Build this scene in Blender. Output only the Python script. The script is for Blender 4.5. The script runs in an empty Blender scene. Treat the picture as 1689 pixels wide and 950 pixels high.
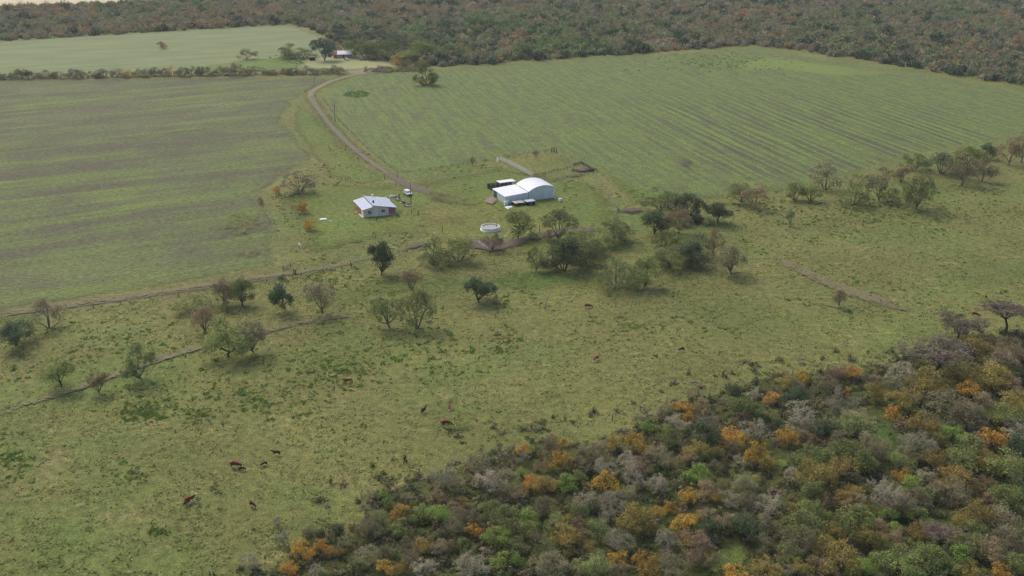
import bpy, bmesh, math, random
import numpy as np
from mathutils import Vector, Matrix

random.seed(7)
rng = np.random.default_rng(7)
S = bpy.context.scene
COL = S.collection
R = math.radians

# ------------------------------------------------------------------ camera
CAM_H, CAM_P, CAM_F = 113.0, R(21.4), 1725.0          # metres, pitch, focal length in photo pixels
cd = bpy.data.cameras.new('camera'); cam = bpy.data.objects.new('camera', cd); COL.objects.link(cam)
cd.sensor_width = 36; cd.lens = CAM_F / 1689 * 36; cd.clip_start = 1; cd.clip_end = 6000
cam.location = (0, 0, CAM_H); cam.rotation_euler = (math.pi / 2 - CAM_P, 0, 0)
S.camera = cam

# ------------------------------------------------------------------ sky and sun
SUN_EL, SUN_AZ = R(46), R(-38)                         # azimuth from +Y (view direction), negative = left
W = bpy.data.worlds.new('World'); S.world = W; W.use_nodes = True
nt = W.node_tree; bg = nt.nodes['Background']
sky = nt.nodes.new('ShaderNodeTexSky'); sky.sky_type = 'NISHITA'; sky.sun_disc = False
sky.sun_elevation = SUN_EL; sky.sun_rotation = SUN_AZ
sky.air_density = 1.0; sky.dust_density = 4.0; sky.ozone_density = 1.0
nt.links.new(sky.outputs[0], bg.inputs[0]); bg.inputs[1].default_value = 0.15
ld = bpy.data.lights.new('sun', 'SUN'); sun = bpy.data.objects.new('sun', ld); COL.objects.link(sun)
ld.energy = 0.95; ld.angle = R(22); ld.color = (1.0, 0.95, 0.87)
sd = Vector((math.sin(SUN_AZ) * math.cos(SUN_EL), math.cos(SUN_AZ) * math.cos(SUN_EL), math.sin(SUN_EL)))
sun.rotation_euler = sd.to_track_quat('Z', 'Y').to_euler()
S.view_settings.view_transform = 'Standard'; S.view_settings.look = 'None'
S.view_settings.gamma = 1; S.view_settings.exposure = 0.45
cy = S.cycles
cy.max_bounces = 5; cy.diffuse_bounces = 3; cy.glossy_bounces = 2; cy.transmission_bounces = 2
cy.transparent_max_bounces = 16; cy.volume_bounces = 0
cy.use_denoising = True; cy.use_adaptive_sampling = True; cy.adaptive_threshold = 0.01

# ------------------------------------------------------------------ helpers
def at(x, y, h=0.0):
    """Point at height h seen at photo pixel (x, y)."""
    u = (x - 844.5) / CAM_F; v = (y - 475) / CAM_F
    d = Vector((u, math.cos(CAM_P) - v * math.sin(CAM_P), -math.sin(CAM_P) - v * math.cos(CAM_P)))
    t = (h - CAM_H) / d.z
    return Vector((0, 0, CAM_H)) + d * t

def ppm(y):
    """photo pixels per metre (sideways) for ground at photo row y"""
    return (CAM_F * math.sin(CAM_P) + (y - 475) * math.cos(CAM_P)) / CAM_H

def tag(o, label=None, cat=None, group=None, kind=None):
    if label: o['label'] = label
    if cat: o['category'] = cat
    if group: o['group'] = group
    if kind: o['kind'] = kind
    return o

def empty(name, loc=(0, 0, 0), rz=0.0, label=None, cat=None, group=None):
    o = bpy.data.objects.new(name, None); COL.objects.link(o)
    o.location = loc; o.rotation_euler = (0, 0, rz); o.empty_display_size = 0.3
    return tag(o, label, cat, group)

def link(name, me, parent=None, loc=None, rz=None):
    o = bpy.data.objects.new(name, me); COL.objects.link(o)
    if parent: o.parent = parent
    if loc is not None: o.location = loc
    if rz is not None: o.rotation_euler = (0, 0, rz)
    return o

class MB:
    """collects simple shapes; build() links them as one mesh object"""
    def __init__(s): s.v = []; s.f = []; s.m = []
    def add(s, vs, fs, mi=0):
        b = len(s.v); s.v += [tuple(p) for p in vs]
        s.f += [tuple(b + i for i in f) for f in fs]; s.m += [mi] * len(fs); return s
    def box(s, c, d, rz=0.0, mi=0, bev=0.0, taper=1.0):
        cx, cy_, cz = c; x, y, z = d[0] / 2, d[1] / 2, d[2] / 2
        ca, sa = math.cos(rz), math.sin(rz)
        vs = []
        for sz, k in ((-1, 1.0), (1, taper)):
            for sx, sy in ((-1, -1), (1, -1), (1, 1), (-1, 1)):
                px, py = sx * x * k, sy * y * k
                vs.append((cx + px * ca - py * sa, cy_ + px * sa + py * ca, cz + sz * z))
        return s.add(vs, [(3, 2, 1, 0), (4, 5, 6, 7), (0, 1, 5, 4), (1, 2, 6, 5), (2, 3, 7, 6), (3, 0, 4, 7)], mi)
    def tube(s, pts, rad, n=6, mi=0, cap=True):
        pts = [Vector(p) for p in pts]
        if not hasattr(rad, '__len__'): rad = [rad] * len(pts)
        vs = []; fs = []
        for i, p in enumerate(pts):
            t = (pts[min(i + 1, len(pts) - 1)] - pts[max(i - 1, 0)]).normalized()
            a = t.cross(Vector((0, 0, 1)));
            if a.length < 0.05: a = t.cross(Vector((1, 0, 0)))
            a.normalize(); b = t.cross(a)
            for k in range(n):
                q = 2 * math.pi * k / n
                vs.append(p + (a * math.cos(q) + b * math.sin(q)) * rad[i])
        for i in range(len(pts) - 1):
            for k in range(n):
                fs.append((i * n + k, i * n + (k + 1) % n, (i + 1) * n + (k + 1) % n, (i + 1) * n + k))
        if cap:
            fs.append(tuple(range(n))[::-1]); fs.append(tuple((len(pts) - 1) * n + k for k in range(n)))
        return s.add(vs, fs, mi)
    def lathe(s, prof, n=32, c=(0, 0, 0), mi=0, close=False):
        vs = []; fs = []
        for r, z in prof:
            for k in range(n):
                q = 2 * math.pi * k / n
                vs.append((c[0] + r * math.cos(q), c[1] + r * math.sin(q), c[2] + z))
        m = len(prof)
        for i in range(m if close else m - 1):
            j = (i + 1) % m
            for k in range(n):
                fs.append((i * n + k, i * n + (k + 1) % n, j * n + (k + 1) % n, j * n + k))
        return s.add(vs, fs, mi)
    def prism(s, poly, axis, a, b, mi=0):
        """extrude polygon; axis 'y': poly is (x,z); axis 'x': poly is (y,z); axis 'z': poly is (x,y)"""
        f = {'y': lambda p, t: (p[0], t, p[1]), 'x': lambda p, t: (t, p[0], p[1]), 'z': lambda p, t: (p[0], p[1], t)}[axis]
        n = len(poly); vs = [f(p, a) for p in poly] + [f(p, b) for p in poly]
        fs = [tuple(range(n)), tuple(range(2 * n - 1, n - 1, -1))] + [(i, i + n, (i + 1) % n + n, (i + 1) % n) for i in range(n)]
        return s.add(vs, fs, mi)
    def mesh(s, name, mats):
        me = bpy.data.meshes.new(name); me.from_pydata(s.v, [], s.f)
        for m in (mats if isinstance(mats, (list, tuple)) else [mats]): me.materials.append(m)
        me.polygons.foreach_set('material_index', s.m)
        bm = bmesh.new(); bm.from_mesh(me); bmesh.ops.recalc_face_normals(bm, faces=bm.faces[:]); bm.to_mesh(me); bm.free()
        me.update(); return me
    def build(s, name, mats, parent=None, loc=None, rz=None, smooth=False):
        me = s.mesh(name, mats)
        if smooth: me.polygons.foreach_set('use_smooth', [True] * len(me.polygons))
        return link(name, me, parent, loc, rz)

def np_mesh(name, V, T, mats, mi=None, attrs=None):
    """triangle mesh from numpy arrays; attrs: name -> per-vertex floats (N,) or colours (N,3)"""
    me = bpy.data.meshes.new(name)
    nv, ntri = len(V), len(T)
    me.vertices.add(nv); me.vertices.foreach_set('co', np.asarray(V, np.float32).ravel())
    me.loops.add(ntri * 3); me.loops.foreach_set('vertex_index', np.asarray(T, np.int32).ravel())
    me.polygons.add(ntri)
    me.polygons.foreach_set('loop_start', np.arange(0, ntri * 3, 3, dtype=np.int32))
    for m in (mats if isinstance(mats, (list, tuple)) else [mats]): me.materials.append(m)
    if mi is not None: me.polygons.foreach_set('material_index', np.asarray(mi, np.int32))
    for k, a in (attrs or {}).items():
        a = np.asarray(a, np.float32)
        if a.ndim == 1:
            t = me.attributes.new(k, 'FLOAT', 'POINT'); t.data.foreach_set('value', a)
        else:
            t = me.attributes.new(k, 'FLOAT_COLOR', 'POINT')
            t.data.foreach_set('color', np.hstack([a, np.ones((len(a), 1), np.float32)]).ravel())
    me.update(calc_edges=True); return me

# ------------------------------------------------------------------ node helpers
def lin(*c):
    """sRGB 0-255 to linear"""
    return tuple((x / 255 / 12.92) if x / 255 <= 0.04045 else ((x / 255 + 0.055) / 1.055) ** 2.4 for x in c)

class NT:
    def __init__(s, m):
        s.t = m.node_tree; s.n = s.t.nodes; s.l = s.t.links
    def new(s, typ, **kw):
        o = s.n.new(typ)
        for k, v in kw.items(): setattr(o, k, v)
        return o
    def put(s, sock, v):
        if hasattr(v, 'is_linked') or isinstance(v, bpy.types.NodeSocket): s.l.new(v, sock)
        else:
            if hasattr(sock.default_value, '__len__') and hasattr(v, '__len__') and len(sock.default_value) == 4 and len(v) == 3: v = (*v, 1)
            sock.default_value = v
    def pos(s): return s.new('ShaderNodeNewGeometry').outputs['Position']
    def objco(s): return s.new('ShaderNodeTexCoord').outputs['Object']
    def math(s, op, a, b=0.0, clamp=False):
        o = s.new('ShaderNodeMath', operation=op, use_clamp=clamp); s.put(o.inputs[0], a); s.put(o.inputs[1], b); return o.outputs[0]
    def noise(s, vec, scale, detail=3, rough=0.55, dist=0.0):
        o = s.new('ShaderNodeTexNoise'); s.put(o.inputs['Vector'], vec)
        o.inputs['Scale'].default_value = scale; o.inputs['Detail'].default_value = detail
        o.inputs['Roughness'].default_value = rough; o.inputs['Distortion'].default_value = dist
        return o.outputs['Fac']
    def ramp(s, f, a, b, lo=0.0, hi=1.0):
        o = s.new('ShaderNodeMapRange'); o.interpolation_type = 'SMOOTHSTEP'
        s.put(o.inputs[0], f); s.put(o.inputs[1], a); s.put(o.inputs[2], b); o.inputs[3].default_value = lo; o.inputs[4].default_value = hi
        return o.outputs[0]
    def mix(s, f, a, b, mode='MIX'):
        o = s.new('ShaderNodeMix', data_type='RGBA', blend_type=mode); s.put(o.inputs[0], f); s.put(o.inputs[6], a); s.put(o.inputs[7], b); return o.outputs[2]
    def bright(s, c, f):
        o = s.new('ShaderNodeVectorMath', operation='SCALE'); s.put(o.inputs[0], c); s.put(o.inputs[3], f); return o.outputs[0]
    def rot(s, vec, ang, sc=(1, 1, 1)):
        o = s.new('ShaderNodeMapping'); o.inputs['Rotation'].default_value = (0, 0, ang); s.put(o.inputs['Vector'], vec)
        p = s.new('ShaderNodeVectorMath', operation='MULTIPLY'); s.put(p.inputs[0], o.outputs[0]); p.inputs[1].default_value = sc
        return p.outputs[0]
    def bump(s, h, strength=0.5, dist=0.1):
        o = s.new('ShaderNodeBump'); o.inputs['Strength'].default_value = strength; o.inputs['Distance'].default_value = dist; s.put(o.inputs['Height'], h); return o.outputs[0]
    def attr(s, name, out='Fac'):
        return s.new('ShaderNodeAttribute', attribute_name=name).outputs[out]

def mat(name):
    m = bpy.data.materials.new(name); m.use_nodes = True
    n = NT(m); b = m.node_tree.nodes['Principled BSDF']
    b.inputs['Roughness'].default_value = 0.9; b.inputs['Specular IOR Level'].default_value = 0.15
    return m, n, b

def simple(name, col, rough=0.7, spec=0.3, metal=0.0, var=0.15, scale=1.5):
    m, n, b = mat(name)
    p = n.objco(); f = n.noise(p, scale, 5, 0.6)
    n.put(b.inputs['Base Color'], n.bright(col, n.ramp(f, 0.25, 0.75, 1 - var, 1 + var)))
    b.inputs['Roughness'].default_value = rough; b.inputs['Specular IOR Level'].default_value = spec; b.inputs['Metallic'].default_value = metal
    return m

# ------------------------------------------------------------------ ground materials
C_OLIVE, C_STRAW, C_GREEN, C_DRY = lin(109, 109, 59), lin(142, 130, 86), lin(96, 109, 53), lin(118, 114, 74)

def grass_colour(n, straw=0.5, green=0.5, fine=1.0):
    p = n.pos()
    big = n.noise(p, 0.016, 5, 0.6); med = n.noise(p, 0.085, 6, 0.65); sm = n.noise(p, 0.55, 5, 0.7); fi = n.noise(p, 2.6, 3, 0.7)
    c = n.mix(n.ramp(big, 0.62 - 0.3 * green, 0.82 - 0.3 * green), C_OLIVE, C_GREEN)
    st = n.math('ADD', n.math('MULTIPLY', med, 0.65), n.math('MULTIPLY', sm, 0.35))
    c = n.mix(n.ramp(st, 0.66 - 0.22 * straw, 0.80 - 0.2 * straw), c, C_STRAW)
    gr = n.noise(n.rot(p, 0.7), 0.14, 6, 0.7)
    c = n.mix(n.ramp(gr, 0.6 - 0.14 * green, 0.80 - 0.12 * green, 0, 0.8), c, C_GREEN)
    c = n.mix(n.ramp(n.noise(p, 0.045, 5, 0.65), 0.58, 0.74, 0, 0.45), c, lin(126, 112, 80)); c = n.bright(c, n.ramp(n.noise(p, 0.028, 4, 0.6), 0.3, 0.7, 0.88, 1.12))
    c = n.bright(c, n.ramp(sm, 0.34, 0.66, 0.72, 1.26)); c = n.bright(c, n.ramp(fi, 0.36, 0.64, 1 - 0.34 * fine, 1 + 0.34 * fine))
    return c, n.math('ADD', sm, n.math('MULTIPLY', fi, 0.6))

def region_alpha(n, m, b, soft, amp, nscale, strength=1.0):
    """fade the sheet out near its edge (attribute 'edge' = metres inside the outline)"""
    e = n.attr('edge'); nz = n.noise(n.pos(), nscale, 5, 0.65)
    e2 = n.math('ADD', e, n.math('MULTIPLY', n.math('SUBTRACT', nz, 0.5), amp))
    a = n.math('MULTIPLY', n.ramp(e2, 0.0, soft), strength)
    # the two covers meet in small patches rather than as a see-through blend
    d = n.math('ADD', n.math('MULTIPLY', n.math('SUBTRACT', n.noise(n.pos(), 1.1, 4, 0.8), 0.5), 2.4), 0.5)
    n.put(b.inputs['Alpha'], n.ramp(n.math('SUBTRACT', a, d), -0.04, 0.04))

def m_pasture():
    m, n, b = mat('pasture grass'); c, h = grass_colour(n, 0.47, 0.5)
    n.put(b.inputs['Base Color'], c); n.put(b.inputs['Normal'], n.bump(h, 0.55, 0.35)); return m

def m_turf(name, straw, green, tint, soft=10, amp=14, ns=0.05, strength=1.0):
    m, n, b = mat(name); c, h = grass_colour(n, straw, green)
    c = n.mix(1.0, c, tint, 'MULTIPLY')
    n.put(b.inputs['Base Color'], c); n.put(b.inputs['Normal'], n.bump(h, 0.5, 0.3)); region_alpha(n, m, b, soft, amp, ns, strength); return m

def m_field_left():
    m, n, b = mat('weedy stubble'); p = n.pos(); a = R(-27)
    r = n.rot(p, a, (0.10, 1, 1)); r2 = n.rot(p, a, (0.35, 1, 1))
    band = n.noise(r, 0.055, 4, 0.6); rows = n.noise(r, 0.33, 4, 0.6); fi = n.noise(r2, 1.5, 4, 0.7); sp = n.noise(p, 0.55, 4, 0.75)
    big = n.noise(p, 0.012, 4, 0.6)
    c = n.mix(n.ramp(n.math('ADD', n.math('MULTIPLY', band, 0.6), n.math('MULTIPLY', n.noise(p, 0.045, 5, 0.7), 0.4)), 0.40, 0.60), lin(86, 84, 62), lin(98, 110, 57))
    c = n.mix(n.ramp(rows, 0.47, 0.66, 0, 0.75), c, lin(86, 82, 64))
    c = n.mix(n.ramp(n.noise(n.rot(p, a, (0.14, 1, 1)), 0.11, 5, 0.6), 0.52, 0.7, 0, 0.85), c, lin(108, 120, 58))
    c = n.mix(n.ramp(sp, 0.54, 0.72, 0, 0.35), c, lin(130, 124, 86))
    c = n.mix(n.ramp(big, 0.5, 0.7, 0, 0.5), c, lin(110, 118, 68))
    c = n.bright(c, n.ramp(fi, 0.36, 0.64, 0.62, 1.38)); c = n.bright(c, n.ramp(n.noise(p, 2.0, 4, 0.75), 0.38, 0.62, 0.72, 1.28))
    n.put(b.inputs['Base Color'], c); n.put(b.inputs['Normal'], n.bump(n.math('ADD', fi, sp), 0.5, 0.3)); region_alpha(n, m, b, 9, 14, 0.05); return m

def m_field_right():
    m, n, b = mat('drilled young crop'); p = n.pos(); a = R(74)
    r = n.rot(p, a); sx = n.new('ShaderNodeSeparateXYZ'); n.put(sx.inputs[0], r)
    wob = n.noise(n.rot(p, a, (0.05, 1, 1)), 0.2, 3, 0.5)
    ph = n.math('ADD', n.math('MULTIPLY', sx.outputs[1], 2 * math.pi / 5.3), n.math('MULTIPLY', wob, 9.0))
    wave = n.math('ADD', n.math('MULTIPLY', n.math('SINE', ph), 0.5), 0.5)
    msk = n.noise(p, 0.011, 3, 0.5); streak = n.noise(n.rot(p, a, (0.07, 1, 1)), 0.42, 4, 0.6); fi = n.noise(p, 1.3, 4, 0.75); patch = n.noise(p, 0.05, 5, 0.65)
    c = n.mix(n.ramp(n.math('ADD', n.math('MULTIPLY', streak, 0.55), n.math('MULTIPLY', n.noise(p, 0.16, 5, 0.75), 0.45)), 0.42, 0.60), lin(103, 117, 57), lin(88, 95, 60))
    # clear furrow bands across the middle of the field
    cx = n.new('ShaderNodeSeparateXYZ'); n.put(cx.inputs[0], p)
    inx = n.math('MULTIPLY', n.ramp(cx.outputs[0], 45, 95), n.ramp(cx.outputs[0], 260, 190))
    iny = n.math('MULTIPLY', n.ramp(cx.outputs[1], 620, 540), n.ramp(cx.outputs[1], 395, 425))
    fur = n.math('MULTIPLY', n.math('MULTIPLY', inx, iny), n.math('MULTIPLY', n.ramp(msk, 0.3, 0.55, 0.6, 1.0), n.ramp(n.noise(n.rot(p, a, (0.12, 1, 1)), 0.13, 5, 0.7), 0.38, 0.6, 0.1, 1.0)))
    c = n.mix(n.math('MULTIPLY', n.ramp(wave, 0.3, 0.65), n.math('ADD', n.math('MULTIPLY', fur, 0.82), 0.06)), c, lin(74, 74, 58))
    c = n.mix(n.math('MULTIPLY', n.ramp(wave, 0.35, 0.1), n.math('MULTIPLY', fur, 0.45)), c, lin(116, 136, 54))
    c = n.mix(n.ramp(patch, 0.55, 0.75, 0, 0.45), c, lin(112, 128, 56))
    c = n.mix(n.ramp(n.noise(n.rot(p, 1.1), 0.09, 6, 0.7), 0.56, 0.74, 0, 0.55), c, lin(92, 88, 66))
    c = n.bright(c, n.ramp(fi, 0.36, 0.64, 0.62, 1.38)); c = n.bright(c, n.ramp(n.noise(p, 0.35, 5, 0.75), 0.3, 0.7, 0.8, 1.2))
    n.put(b.inputs['Base Color'], c); n.put(b.inputs['Normal'], n.bump(n.math('ADD', fi, streak), 0.45, 0.3)); region_alpha(n, m, b, 2.0, 4, 0.15); return m

def m_soil(name, c1, c2, soft=1.2, amp=2.5, ns=0.5, strength=1.0):
    m, n, b = mat(name); p = n.pos(); f = n.noise(p, 0.7, 5, 0.7)
    c = n.mix(n.ramp(f, 0.3, 0.7), c1, c2); c = n.bright(c, n.ramp(n.noise(p, 3.5, 3, 0.7), 0.3, 0.7, 0.85, 1.15))
    n.put(b.inputs['Base Color'], c); n.put(b.inputs['Normal'], n.bump(f, 0.4, 0.2)); region_alpha(n, m, b, soft, amp, ns, strength); return m

def m_plain(name, c1, c2, soft=3, amp=6, ns=0.1, stretch=0.0):
    m, n, b = mat(name); p = n.pos()
    f = n.noise(n.rot(p, R(-20), (0.25, 1, 1)), 0.09, 5, 0.65); g = n.noise(p, 1.0, 4, 0.75)
    c = n.mix(n.ramp(f, 0.3, 0.7), c1, c2); c = n.bright(c, n.ramp(g, 0.36, 0.64, 0.78, 1.22))
    n.put(b.inputs['Base Color'], c); n.put(b.inputs['Normal'], n.bump(g, 0.4, 0.3)); region_alpha(n, m, b, soft, amp, ns); return m

# ------------------------------------------------------------------ ground sheets
def sdf(P, poly):
    """signed distance (positive inside) of points P (N,2) to polygon"""
    poly = np.asarray(poly); n = len(poly); d = np.full(len(P), 1e9); ins = np.zeros(len(P), bool)
    for i in range(n):
        a, b = poly[i], poly[(i + 1) % n]; ab = b - a
        t = np.clip(((P - a) @ ab) / (ab @ ab + 1e-9), 0, 1)
        d = np.minimum(d, np.linalg.norm(P - (a + t[:, None] * ab), axis=1))
        c = ((a[1] > P[:, 1]) != (b[1] > P[:, 1]))
        xx = a[0] + (P[:, 1] - a[1]) * (b[0] - a[0]) / (b[1] - a[1] + 1e-12)
        ins ^= c & (P[:, 0] < xx)
    return np.where(ins, d, -d)

def wpoly(px): return [tuple(at(x, y)[:2]) for x, y in px]

SHEET = [0]
def sheet(name, px, m, step, margin=0.0, world=False):
    poly = np.array(px if world else wpoly(px)); lo, hi = poly.min(0) - margin - step, poly.max(0) + margin + step
    xs = np.arange(lo[0], hi[0] + step, step); ys = np.arange(lo[1], hi[1] + step, step)
    X, Y = np.meshgrid(xs, ys); P = np.stack([X.ravel(), Y.ravel()], 1); D = sdf(P, poly)
    nx, ny = len(xs), len(ys); I = np.arange(nx * ny).reshape(ny, nx)
    q = np.stack([I[:-1, :-1], I[:-1, 1:], I[1:, 1:], I[1:, :-1]], -1).reshape(-1, 4)
    q = q[(D[q].max(1) > -margin)]
    T = np.concatenate([q[:, [0, 1, 2]], q[:, [0, 2, 3]]])
    used, inv = np.unique(T, return_inverse=True); T = inv.reshape(-1, 3)
    SHEET[0] += 1; V = np.hstack([P[used], np.full((len(used), 1), 0.012 * SHEET[0])])
    return tag(link(name, np_mesh(name, V, T, m, attrs={'edge': D[used]})), kind='structure')

def ribbon(name, px, width, m, step=2.5, world=False):
    pts = [Vector((*p, 0)) for p in (px if world else wpoly(px))]
    # resample with Catmull-Rom
    out = []
    for i in range(len(pts) - 1):
        p0, p1, p2, p3 = pts[max(i - 1, 0)], pts[i], pts[i + 1], pts[min(i + 2, len(pts) - 1)]
        k = max(2, int((p2 - p1).length / step))
        for j in range(k):
            t = j / k
            out.append(0.5 * ((2 * p1) + (p2 - p0) * t + (2 * p0 - 5 * p1 + 4 * p2 - p3) * t * t + (3 * p1 - p0 - 3 * p2 + p3) * t ** 3))
    out.append(pts[-1]); SHEET[0] += 1; z = 0.012 * SHEET[0]
    V = []; E = []; T = []; n = len(out); w0 = width if hasattr(width, '__len__') else (width, width)
    for i, p in enumerate(out):
        t = (out[min(i + 1, n - 1)] - out[max(i - 1, 0)]).normalized(); s = Vector((-t.y, t.x, 0))
        hw = 0.5 * (w0[0] + (w0[1] - w0[0]) * i / (n - 1)); end = min(i, n - 1 - i) * step * 0.14 - 0.4
        for k in (-1, -0.5, 0, 0.5, 1):
            q = p + s * hw * k; V.append((q.x, q.y, z)); E.append(min(hw * (1 - abs(k)), end))
    for i in range(n - 1):
        for k in range(4):
            a = i * 5 + k; T += [(a, a + 1, a + 6), (a, a + 6, a + 5)]
    return tag(link(name, np_mesh(name, V, T, m, attrs={'edge': E})), kind='structure')

MB().add([(-1400, -150, 0), (1400, -150, 0), (1400, 1900, 0), (-1400, 1900, 0)], [(0, 1, 2, 3)]).build('ground', m_pasture()); tag(bpy.data.objects['ground'], kind='structure')

P_LEFT = [(-200, 134), (540, 125), (556, 132), (508, 152), (492, 168), (474, 192), (500, 226), (526, 262), (440, 318), (462, 362), (478, 440), (300, 472), (0, 518), (-200, 547)]
P_RIGHT = [(598, 124), (690, 116), (1242, 80), (1700, 150), (1900, 178), (1900, 205), (1600, 236), (1480, 262), (1330, 308), (1150, 328), (1060, 318), (990, 284), (915, 247), (820, 260), (655, 288), (604, 246), (552, 192), (530, 160), (552, 144)]
P_FARP = [(-200, 80), (0, 69), (250, 54), (478, 41), (540, 66), (560, 92), (640, 98), (662, 112), (560, 117), (300, 124), (0, 127), (-200, 130)]
P_WOOD = [(330, 990), (420, 935), (480, 895), (570, 862), (620, 800), (720, 765), (800, 748), (880, 722), (990, 718), (1080, 672), (1180, 640), (1280, 615), (1400, 606), (1440, 600), (1520, 566), (1600, 548), (1800, 540), (1900, 560), (1900, 1010), (330, 1010)]

sheet('far_pasture', P_FARP, m_plain('far pasture grass', lin(104, 118, 72), lin(126, 130, 90), 3, 8, 0.08), 6, 4)
sheet('dry_field', [(-300, -12), (330, -12), (290, 2), (150, 6), (0, 12), (-300, 24)], m_plain('dry stubble', lin(186, 172, 138), lin(200, 186, 150), 3, 8, 0.05), 10, 4)
sheet('stubble_field', P_LEFT, m_field_left(), 4, 3)
sheet('crop_field', P_RIGHT, m_field_right(), 5, 3)
sheet('fallow_strip', [(1240, 82), (1560, 124), (1470, 130), (1395, 140), (1285, 122), (1215, 122), (1160, 112)], m_plain('smooth green fallow', lin(106, 119, 59), lin(111, 123, 61), 30, 40, 0.03), 6, 2)
sheet('field_margin', [(500, 164), (530, 190), (602, 262), (652, 296), (600, 310), (524, 292), (470, 205), (478, 176)], m_turf('green headland', 0.15, 0.9, (1.01, 1.03, 0.86), 10, 14), 4, 3)
sheet('home_pasture', [(440, 300), (520, 290), (650, 300), (820, 270), (990, 290), (1040, 330), (1100, 420), (900, 440), (640, 400), (480, 440), (450, 370)], m_turf('home meadow', 0.25, 0.85, (1.01, 1.02, 0.85), 22, 26, 0.03), 5, 3)
sheet('field_headland', [(660, 284), (820, 255), (916, 240), (1000, 278), (1070, 308), (1160, 320), (1320, 302), (1480, 254), (1480, 268), (1330, 318), (1150, 336), (1040, 332), (980, 296), (914, 252), (820, 266), (668, 292)], m_turf('lush headland', 0.05, 1.0, (1.0, 1.08, 0.79), 9, 12, 0.06, 0.85), 4, 4)
sheet('green_meadow', [(900, 430), (1090, 440), (1230, 445), (1160, 480), (960, 500), (700, 500), (560, 520), (330, 520), (470, 470), (640, 440)], m_turf('greener meadow', 0.15, 0.8, (0.92, 1.04, 0.86), 22, 30, 0.03, 0.8), 5, 3)  # greener, slightly darker grass tint below the home pasture
sheet('corral_ground', [(826, 264), (912, 252), (948, 275), (884, 291)], m_turf('trampled corral grass', 0.6, 0.5, (1.0, 1.02, 0.9), 3, 5, 0.1), 3, 2)
sheet('farmyard', [(495, 98), (560, 92), (640, 98), (656, 112), (560, 116), (505, 112)], m_plain('farmyard turf', lin(138, 140, 92), lin(150, 150, 104), 4, 8, 0.08), 5, 3)
sheet('farm_meadow', [(330, 108), (440, 94), (500, 98), (500, 116), (330, 122)], m_turf('farm meadow', 0.1, 0.9, (1.0, 1.12, 0.95), 8, 10, 0.05), 5, 3)
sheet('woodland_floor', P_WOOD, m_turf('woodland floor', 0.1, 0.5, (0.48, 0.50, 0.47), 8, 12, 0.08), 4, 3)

M_TRACK = m_soil('track soil', lin(114, 109, 84), lin(132, 125, 96), 1.0, 1.4, 0.4)
M_TRACKD = m_soil('dark track soil', lin(100, 95, 78), lin(122, 115, 96), 0.9, 1.2, 0.4)
M_FAINT = m_soil('worn track', lin(112, 105, 72), lin(128, 119, 84), 1.6, 4.0, 0.25, 0.62)
M_MUD = m_soil('trodden mud', lin(84, 73, 66), lin(106, 93, 82), 3.6, 7.0, 0.2, 1.0)
M_MUDS = m_soil('damp field soil', lin(84, 80, 66), lin(98, 92, 72), 5, 8, 0.12, 0.8)
M_VERGE = m_turf('track verge', 0.9, 0.2, (1.04, 1.04, 0.86), 2.5, 4, 0.2, 0.5)

main = [(604, 119), (585, 124), (550, 133), (522, 146), (512, 156), (518, 170), (532, 190), (552, 214), (580, 242), (606, 263), (636, 284), (660, 300)]
ribbon('track_verge', main, (12, 8), M_VERGE)
ribbon('dirt_track', main[:7], (5.2, 3.4), M_TRACK)
ribbon('dirt_track', main[4:], (3.2, 3.2), M_TRACKD)
ribbon('dirt_track', [(622, 275), (648, 292), (668, 303), (690, 312), (720, 322), (748, 332)], (5, 9), m_soil('yard soil', lin(92, 86, 70), lin(114, 105, 84), 2.2, 5.0, 0.2, 0.85))
sheet('gateway_soil', [(572, 118), (600, 113), (650, 115), (640, 120), (600, 124), (578, 124)], M_TRACK, 2, 2)
low = [(-60, 527), (0, 517), (100, 504), (200, 491), (350, 469), (440, 456), (500, 448), (570, 435), (640, 415)]
ribbon('field_track', low, (6, 5), M_FAINT)
ribbon('wheel_rut', low[:-1], 1.5, M_TRACK)
ribbon('wheel_rut', [(x + 2, y + 5) for x, y in low[:-2]], 1.5, M_TRACKD)
low2 = [(-60, 700), (30, 670), (100, 650), (160, 630), (250, 598), (340, 571), (440, 546), (520, 528), (620, 514)]
ribbon('pasture_track', low2, (4.5, 3.5), M_FAINT)
ribbon('wheel_rut', [(x, y - 3) for x, y in low2[2:-1]], 1.1, M_TRACKD)
ribbon('wheel_rut', [(x, y + 3) for x, y in low2[1:]], 1.3, M_TRACKD)
ribbon('cattle_path', [(1255, 415), (1320, 446), (1390, 476), (1460, 500), (1545, 522)], (6, 9), M_FAINT)
ribbon('wheel_rut', [(1270, 425), (1330, 452), (1390, 478), (1450, 500), (1540, 524)], 1.3, M_TRACKD)
ribbon('cattle_path', [(1250, 478), (1300, 490), (1370, 505), (1450, 520), (1550, 532)], 2.0, M_FAINT)
ribbon('cattle_path', [(1290, 476), (1420, 508), (1540, 530)], 2.4, M_FAINT)
ribbon('cattle_path', [(1420, 606), (1470, 597), (1510, 582), (1540, 570)], 1.4, M_TRACKD)
ribbon('grass_strip', [(-100, 260), (0, 249), (150, 234), (300, 217), (460, 196)], (4, 3.5), m_turf('green field strip', 0.3, 1.0, (1.3, 1.36, 1.0), 2.0, 6, 0.1, 0.45))
sheet('mud_patch', [(640, 418), (668, 404), (712, 398), (706, 407), (668, 418)], M_MUD, 1.2, 2)
sheet('mud_patch', [(752, 392), (800, 394), (840, 396), (880, 384), (930, 374), (985, 374), (985, 384), (930, 390), (880, 400), (842, 414), (800, 420), (764, 408)], M_MUD, 1.5, 2)
sheet('mud_patch', [(940, 282), (972, 272), (980, 282), (958, 288)], M_MUD, 1.2, 2)
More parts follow.
